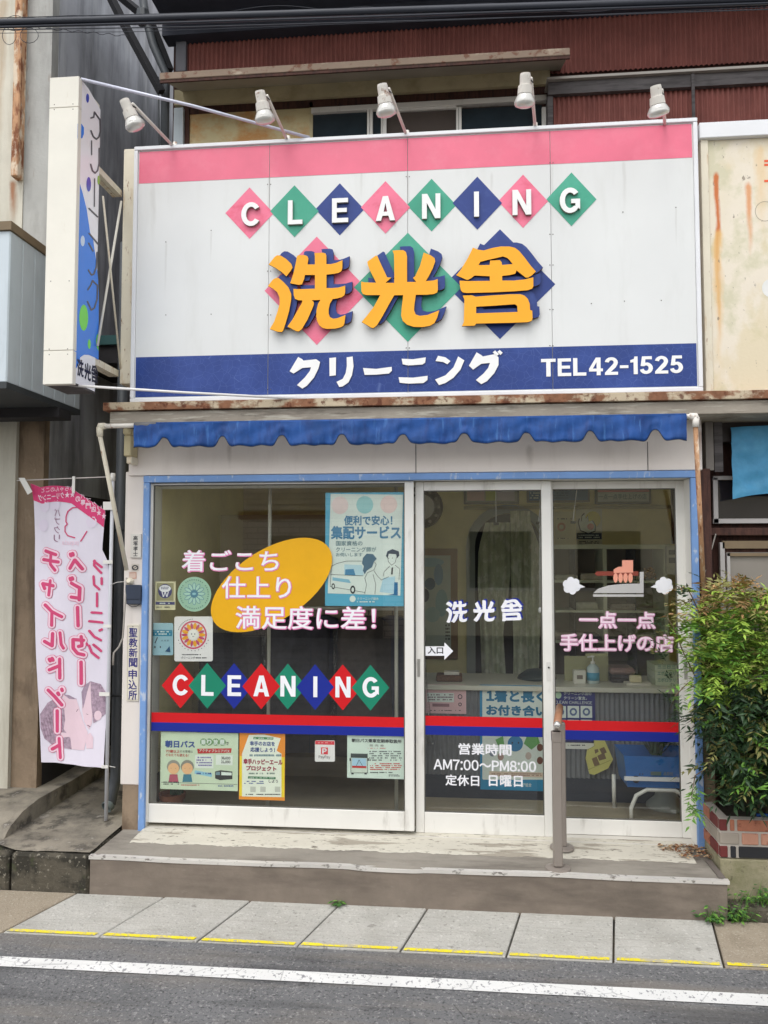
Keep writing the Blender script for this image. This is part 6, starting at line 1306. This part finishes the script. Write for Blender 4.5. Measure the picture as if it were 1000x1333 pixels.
fl_ = thing('dried_flowers', 'small bunch of orange dried flowers on the top shelf', 'flowers', V(846, 757, YSf+.1)); m = MB()
for k in range(60): c_ = Vector(V(846+random.uniform(-7, 7), 745+random.uniform(-6, 8), YSf+.1+random.uniform(0, .06))); m.lathe([(.004, 0), (.011, .006), (.003, .014)], c_, M('dried_petal', (180, 130, 60), var=.3, scale=50), 5, Vector((random.uniform(-1, 1), -1, random.uniform(-.2, 1))))
m.build('blossoms', fl_, kind='stuff')
# switch box, door strip at right
pbox('switch_box', 868, 710, 882, 748, BY-.45, .05, flat((206, 206, 196)), bld, .004)
for q in ((871, 716, 880, 722), (871, 726, 880, 733)): pbox('breaker', *q, BY-.455, .004, flat((110, 112, 116)), bld)
pbox('wall_post', 876, 636, 882, 708, BY-.4, .05, dark_wood, bld)
# strings with clips
for k, (x_, y1_, lb) in enumerate(((646, 680, 'white string with clip hanging in middle of the middle door'), (701, 679, 'white string with clip near the right stile of the middle door'), (746, 678, 'white string with clip hanging behind the right door'))):
    p1 = V(x_, y1_, .45); t = thing('hanging_clip', lb, 'clip', p1, 'clips on strings from the ceiling'); tube('string', [p1, (p1[0]+(.0 if k == 0 else .07), .45, IH)], .0022, white_v, t, 5)
    box('clip', p1[0]-.016, p1[0]+.016, .44, .455, p1[2]-.016, p1[2]-.001, M('black_clip', (44, 44, 40)), t, .003)
tube('pull_cord', [V(703, 650, .4), V(703, 790, .4)], .002, white_v, bld, 5); MB().lathe([(.004, 0), (.01, .01), (.008, .03), (.003, .035)], V(703, 798, .4), white_v, 10).build('cord_knob', bld, True)
# blue bin on its frame, plant, bell shaped base
YBn = .36; x0, x1, z0, z1 = RY(815, 985, 884, 1026, YBn)
t = thing('blue_bin', 'blue plastic trough on white metal frame behind the right door', 'bin', ((x0+x1)/2, YBn, fl)); m = MB(); x1 += .1
m.add([(x0+.01, YBn+.01, z0), (x1-.01, YBn+.01, z0), (x1-.01, YBn+.26, z0), (x0+.01, YBn+.26, z0), (x0-.01, YBn, z1), (x1+.01, YBn, z1), (x1+.01, YBn+.28, z1), (x0-.01, YBn+.28, z1)], [(3, 2, 1, 0), (0, 1, 5, 4), (1, 2, 6, 5), (2, 3, 7, 6), (3, 0, 4, 7)], M('bin_blue', (36, 104, 178), rough=.4)).build('trough', t)
box('white_band', x0-.01, x1+.02, YBn-.006, YBn+.004, z0+.04, z0+.062, white_v, t); a = Art(Y=YBn-.006); a.dashes((830, 1006, 838, 1010), 1, drk, .001); a.rect((847, 1004.5, 861, 1009.5), flat((90, 110, 110)), .001); a.text('品目別', (864, 1005, 876, 1009.5), flat((110, 120, 120)), .0012, r=.02); a.build('band_print', t)
MB().lathe([(.02, 0), (.02, .005)], V(828, 1014.5, YBn), blk, 14, (0, -1, 0)).build('wheel_cap', t)
lx0, lx1 = x0+.03, x1-.03
tube('frame_leg', [(lx0, YBn+.02, fl), (lx0, YBn+.02, z0-.12), (lx0+.03, YBn+.02, z0-.05), (lx0+.09, YBn+.02, z0-.015), (lx1-.09, YBn+.02, z0-.015), (lx1-.03, YBn+.02, z0-.05), (lx1, YBn+.02, z0-.12), (lx1, YBn+.02, fl)], .012, white_alu, t, 8)
tube('frame_leg', [(lx0-.05, YBn+.26, fl), (lx0-.05, YBn+.26, z0-.0)], .012, white_alu, t, 8)
bp = V(868, 1054, YBn+.3); t = thing('bell_stand', 'pale bell shaped stand on the floor below the blue bin', 'stand', (bp[0], bp[1], fl)); MB().lathe([(.12, 0), (.115, .02), (.07, .06), (.05, .13), (.045, .2)], (bp[0], bp[1], fl), M('bell_grey', (176, 180, 172), rough=.4), 20).build('bell', t, True)
t = thing('dried_pot', 'small white dome shaped object on the floor behind the door rail', 'ornament', V(837, 1063, .2)); MB().lathe([(.045, 0), (.042, .03), (.02, .045), (.004, .048)], (V(838, 1063, .2)[0], .2, fl), white_v, 16).build('dome', t, True)
def grass_plant(name, label, cat, base, n, spread, h, mat, kindlabel='leaves'):
    t = thing(name, label, cat, base); m = MB()
    for k in range(n):
        th = random.uniform(0, 2*math.pi); L = h*random.uniform(.5, 1); sp = spread*random.uniform(.2, 1); d = Vector((math.cos(th)*sp, math.sin(th)*sp, 0)); b = Vector(base)+Vector((random.uniform(-.03, .03), random.uniform(-.03, .03), 0)); wv = Vector((-math.sin(th), math.cos(th), 0))*.005
        p = [b, b+d*.4+Vector((0, 0, L*.7)), b+d+Vector((0, 0, L*.8))]; m.add([p[0]-wv, p[0]+wv, p[1]+wv, p[1]-wv, p[2]], [(0, 1, 2, 3), (3, 2, 4)], mat)
    m.build(kindlabel, t, kind='stuff'); return t
lf_dark = M('leaf_inside', (52, 84, 48), var=.25, scale=30)
grass_plant('potted_plant', 'dark green spiky plant standing on the blue bin', 'plant', (x0+.2, YBn+.14, z1-.02), 130, .22, .2, lf_dark)
# rack with bagged suits in the window
rk = thing('clothes_rack', 'white pipe clothes rack standing inside the fixed window', 'rack', V(430, 1040, .42))
for px, Y in ((350, .30), (516, .34)):
    xx = P(px, 850, Y)[0]; tube('upright', [(xx, Y, fl), (xx, Y, IH-.02)], .011, M('rack_pipe', (206, 204, 192), rough=.4), rk, 8)
    MB().lathe([(.06, 0), (.055, .01), (.012, .02)], (xx, Y, fl), dark_trim, 14).build('foot', rk)
zr = P(430, 792, .5)[1]; tube('rail', [(P(290, 792, .5)[0], .5, zr), (P(530, 792, .5)[0], .5, zr)], .011, M('rack_pipe', (206, 204, 192)), rk, 8)
cols_s = [(62, 62, 70), (84, 82, 84), (112, 104, 96), (78, 76, 82), (60, 64, 78), (128, 118, 104), (84, 76, 72), (64, 66, 80)]
lab = ['black', 'dark charcoal', 'brown-grey', 'charcoal', 'navy black', 'taupe', 'dark brown', 'deep navy']
for k in range(8):
    x_ = P(300+k*30, 850, .5)[0]; yy = .5+.05*(k % 3); t = thing('suit_on_hanger', '%s suit in clear film, %s on the window rack' % (lab[k], ('first from left', 'second from left', 'third from left', 'fourth from left', 'fourth from right', 'third from right', 'second from right', 'rightmost')[k]), 'suit', (x_, yy, zr-.85), 'bagged suits on the rack')
    rz = random.uniform(-.25, .25)+.25; h_ = random.uniform(.74, .86); m = MB(); secs = ((-.015, .03, .02), (-.06, .15, .045), (-.10, .19, .055), (-.45, .19, .06), (-h_, .2, .05)); vs = []
    for dz, wx, wy in secs:
        for q in range(12): th = q*math.pi/6; vx, vy = wx*math.cos(th), wy*math.sin(th)*(1+.2*math.sin(q*2.5)); vs.append((x_+vx*math.cos(rz)-vy*math.sin(rz), yy+vx*math.sin(rz)+vy*math.cos(rz), zr-.03+dz))
    fs = [(i*12+q, i*12+(q+1) % 12, (i+1)*12+(q+1) % 12, (i+1)*12+q) for i in range(4) for q in range(12)]+[tuple(range(48, 60))]
    m.add(vs, fs, M('suit_%d' % k, cols_s[k], rough=.8, var=.15, scale=20)).build('suit', t, True)
    vs2 = []
    for i, (dz, wx, wy) in enumerate(secs):
        for q in range(18): th = q*math.pi/9; rr_ = 1.1+.10*math.sin(q*3+i*1.7+k)+random.uniform(-.05, .05); vx, vy = wx*rr_*math.cos(th)+.01*math.cos(th), (wy+.02)*rr_*math.sin(th); vs2.append((x_+vx*math.cos(rz)-vy*math.sin(rz), yy+vx*math.sin(rz)+vy*math.cos(rz), zr-.025+dz*1.03))
    fs = [(i*18+q, i*18+(q+1) % 18, (i+1)*18+(q+1) % 18, (i+1)*18+q) for i in range(4) for q in range(18)]
    MB().add(vs2, fs, FILM).build('garment_cover', t, False)
    tube('hanger', [(x_, yy, zr-.04), (x_, yy, zr-.0), (x_+.012, yy, zr+.013), (x_, yy, zr+.02)], .0025, dark_trim, t, 5)
# dark partition behind the rack, terracotta pot
box('partition', P(285, 850, 1.1)[0], P(545, 850, 1.1)[0], 1.1, 1.16, fl, 1.98, M('dark_partition', (150, 138, 116), var=.1), bld)
pp = V(224, 1046, .22); t = thing('flower_pot', 'terracotta pot on the floor under the bus pass notice', 'pot', (pp[0], .22, fl)); MB().lathe([(.05, 0), (.068, .1), (.075, .1), (.078, .13), (.07, .13), (.066, .11)], (pp[0], .22, fl), M('terracotta', (146, 92, 66), rough=.8), 20).build('pot', t, False)
grass_plant('window_plant', 'drooping house plant at the left side of the window', 'plant', (pp[0]+.02, .24, fl+.12), 90, .16, .42, lf_dark)

# ================================================================== PLANTS OUTSIDE
def leafset(sprays, mats, weights, size):
    m = MB()
    size0 = size
    for (c, d, mi_) in sprays:
        size = size0*random.choice((.62, .8, 1, 1, 1.2, 1.4))
        d = Vector(d).normalized(); L = size*random.uniform(.8, 1.3)*2.4; side = d.cross(Vector((0, 0, 1)));
        if side.length < .1: side = Vector((1, 0, 0))
        side.normalize(); nrm = side.cross(d).normalized(); c = Vector(c); mt = mats[mi_]
        st_ = [c+d*L*t_+Vector((0, 0, -.25*L*t_*t_)) for t_ in (0, .5, 1)]
        for k, (t2, s_) in enumerate(((.3, 1), (.3, -1), (.55, 1), (.55, -1), (.78, 1), (.78, -1), (1, 0), (.15, 1), (.45, -1))):
            o = c+d*L*t2+Vector((0, 0, -.25*L*t2*t2)); ld = (side*s_*.95+d*(.55 if s_ else 1)+Vector((random.uniform(-.25, .25), random.uniform(-.25, .25), random.uniform(-.45, .2)))).normalized()
            ll = size*random.uniform(.75, 1.25); lw_ = ll*.15; up_ = (nrm+Vector((random.uniform(-.5, .5), random.uniform(-.5, .5), random.uniform(-.3, .3)))).normalized(); sd_ = ld.cross(up_).normalized()
            m.add([o, o+ld*ll*.4+sd_*lw_, o+ld*ll+Vector((0, 0, -ll*.12)), o+ld*ll*.4-sd_*lw_, o+ld*ll*.4+up_*ll*.04], [(0, 1, 4), (1, 2, 4), (2, 3, 4), (3, 0, 4)], mt)
        m.add([st_[0]-nrm*.0012, st_[0]+nrm*.0012, st_[2]], [(0, 1, 2)], mt)
    return m
lm = [M('leaf_dark_shaded', (38, 62, 34), rough=.5, var=.3, scale=25), M('leaf_mid', (104, 148, 60), rough=.5, var=.25, scale=20), M('leaf_bright', (150, 180, 72), rough=.5, var=.2, scale=20), M('leaf_bronze', (172, 136, 92), rough=.55, var=.2, scale=20), M('leaf_olive', (130, 128, 74), rough=.55, var=.25, scale=20)]
bush = thing('nandina_bush', 'leafy green bush with bronze young leaves growing from the brick planter', 'bush', V(975, 1062, -.12))
YBu = -.20; sprays = []
bxl = [(905, 745), (893, 780), (880, 805), (868, 830), (884, 870), (899, 900), (897, 940), (905, 990), (918, 1020), (938, 1062)]
def left_at(y):
    for (x0, y0), (x1, y1) in zip(bxl, bxl[1:]):
        if y <= y1: t2 = max(0, (y-y0)/(y1-y0)); return x0+(x1-x0)*t2
    return 938
for k in range(2150):
    py = random.uniform(768, 1030); l_ = left_at(py); px = l_+8+abs(random.gauss(0, 1))*30+random.uniform(0, 120)
    if px > 1130: continue
    dep = random.uniform(-.46, .06); edge = min(1, (px-l_)/55)
    Y = -.2+(dep+.2)*(.35+.65*edge)
    x, z = P(px, py, Y)
    if py < 800+8*math.sin(px*.07): mi_ = random.choice((3, 3, 4, 4, 2))
    elif py < 893+10*math.sin(px*.05): mi_ = random.choice((2, 2, 1, 1, 2, 4))
    else: mi_ = random.choice((0, 0, 0, 0, 0, 1, 0, 0, 4)) if not (px < 912 and 915 < py < 960) else 2  # lower leaves: dark green, deepened to paint in the bush's shade
    if random.random() < .25 and py > 900 and Y > -.2: continue
    sprays.append(((x, Y, z), (random.uniform(-1, .8)-(.6 if edge < .4 else 0), random.uniform(-1, .3), random.uniform(-.25, .8) if py < 880 else random.uniform(-.7, .3)), mi_))
leafset(sprays, lm, None, .040).build('foliage', bush, kind='stuff')
# wisps reaching over the door
sp2 = []
for k in range(60):
    px, py = random.choice(((random.uniform(850, 895), random.uniform(800, 872)), (random.uniform(885, 905), random.uniform(762, 800)), (random.uniform(872, 900), random.uniform(880, 935)), (random.uniform(905, 990), random.uniform(745, 775)))); Y = random.uniform(-.40, -.26); x, z = P(px, py, Y)
    sp2.append(((x, Y, z), (random.uniform(-1, .1), random.uniform(-.6, .3), random.uniform(-.1, .9)), random.choice((3, 4, 4, 2, 0) if py < 870 else (0, 0, 1))))
leafset(sp2, lm, None, .026).build('young_shoots', bush, kind='stuff')
stem = M('bush_stem', (106, 88, 70), rough=.9, var=.2, scale=30)
for k in range(16):
    px = 958+k*10+random.uniform(-4, 4); Y = -.12+random.uniform(-.08, .08); b = V(px, 1066, Y); tp = V(px+random.uniform(-45, 12), random.uniform(800, 900), Y-.02); md = V((px*2-10)/2, 960, Y-.03)
    tube('stem', [b, md, tp], [.007, .005, .002], stem, bush, 5)
for pl_ in (((905, 880), (890, 850), (876, 815), (866, 800)), ((915, 900), (895, 890), (880, 905), (872, 925)), ((912, 800), (900, 775), (893, 762)), ((930, 940), (905, 935), (893, 942)), ((920, 1000), (905, 1010), (900, 1040))): tube('twig', [V(a_, b_, -.3) for a_, b_ in pl_], [.003]*(len(pl_)-1)+[.001], stem, bush, 5)
# bottom vine leaves over the blue trim
sp3 = [(V(random.uniform(898, 912), random.uniform(1020, 1058), -.2), (random.uniform(-1, .5), -1, random.uniform(-1, .1)), 1) for k in range(12)]; leafset(sp3, lm, None, .03).build('low_shoots', bush, kind='stuff')
# weeds
wm = [M('weed_green', (104, 148, 62), rough=.6, var=.25, scale=40), M('weed_dark', (64, 104, 50), rough=.6, var=.25, scale=40)]
def weed(name, label, c, rx, ry, n, h, mats=wm):
    m = MB()
    for k in range(n):
        b = Vector((c[0]+random.gauss(0, .45)*rx, c[1]+random.gauss(0, .45)*ry, c[2])); th = random.uniform(0, 6.28); hh = h*random.uniform(.3, 1); d = Vector((math.cos(th), math.sin(th), 0)); wv = Vector((-math.sin(th), math.cos(th), 0)); mt = random.choice(mats)
        if random.random() < .35: m.add([b-wv*.0025, b+wv*.0025, b+d*hh*.5+Vector((0, 0, hh))], [(0, 1, 2)], mt)
        else:
            o = b+d*hh*.3+Vector((0, 0, hh*random.uniform(.2, .9))); m.add([o, o+d*.012+wv*.007, o+d*.03+Vector((0, 0, -.004)), o+d*.012-wv*.007], [(0, 1, 2), (0, 2, 3)], mt)
    return props(m.build(name), label, 'weeds', kind='stuff')
weed('weeds', 'green weeds growing in the gap beside the planter footing', (xf0+.35, YQ-.06, .055), .34, .05, 620, .11); weed('weeds', 'sprawling weeds at the right frame edge by the footing', (xf0+.9, YQ-.07, .055), .5, .05, 520, .12)
weed('weed_tuft', 'small weed tuft in the corner of the step end', (xf0+.03, SY-.0, .0), .05, .015, 90, .11); weed('weed_tuft', 'tiny weed sprouting at the foot of the step riser', (P(441, 1160, SY)[0], SY-.010, .0), .022, .008, 34, .04); weed('weed_tuft', 'small weed in front of the step near its right end', (sx1-.07, SY-.012, .0), .05, .012, 110, .11)
# fallen leaves at the step corner
m = MB(); dl = [M('dead_leaf', (128, 84, 56), rough=.9, var=.3, scale=50), M('dead_leaf_pale', (176, 150, 118), rough=.9, var=.2, scale=50)]
for k in range(260):
    x_ = sx1-.22+.24*random.random()**.8; y_ = -.03-.17*random.random()**1.6*(1 if x_ > sx1-.15 else .5); th = random.uniform(0, 6.28); s_ = random.uniform(.006, .016); d = Vector((math.cos(th)*s_, math.sin(th)*s_, random.uniform(-.002, .003))); wv = Vector((-math.sin(th)*s_*.4, math.cos(th)*s_*.4, random.uniform(-.003, .004))); o = Vector((x_, y_, SZ+.012+random.uniform(0, .008))); m.add([o-d, o+wv, o+d, o-wv], [(0, 1, 2, 3)], random.choice(dl))
props(m.build('fallen_leaves'), 'brown fallen leaves gathered in the right corner of the step', 'leaves', kind='stuff')
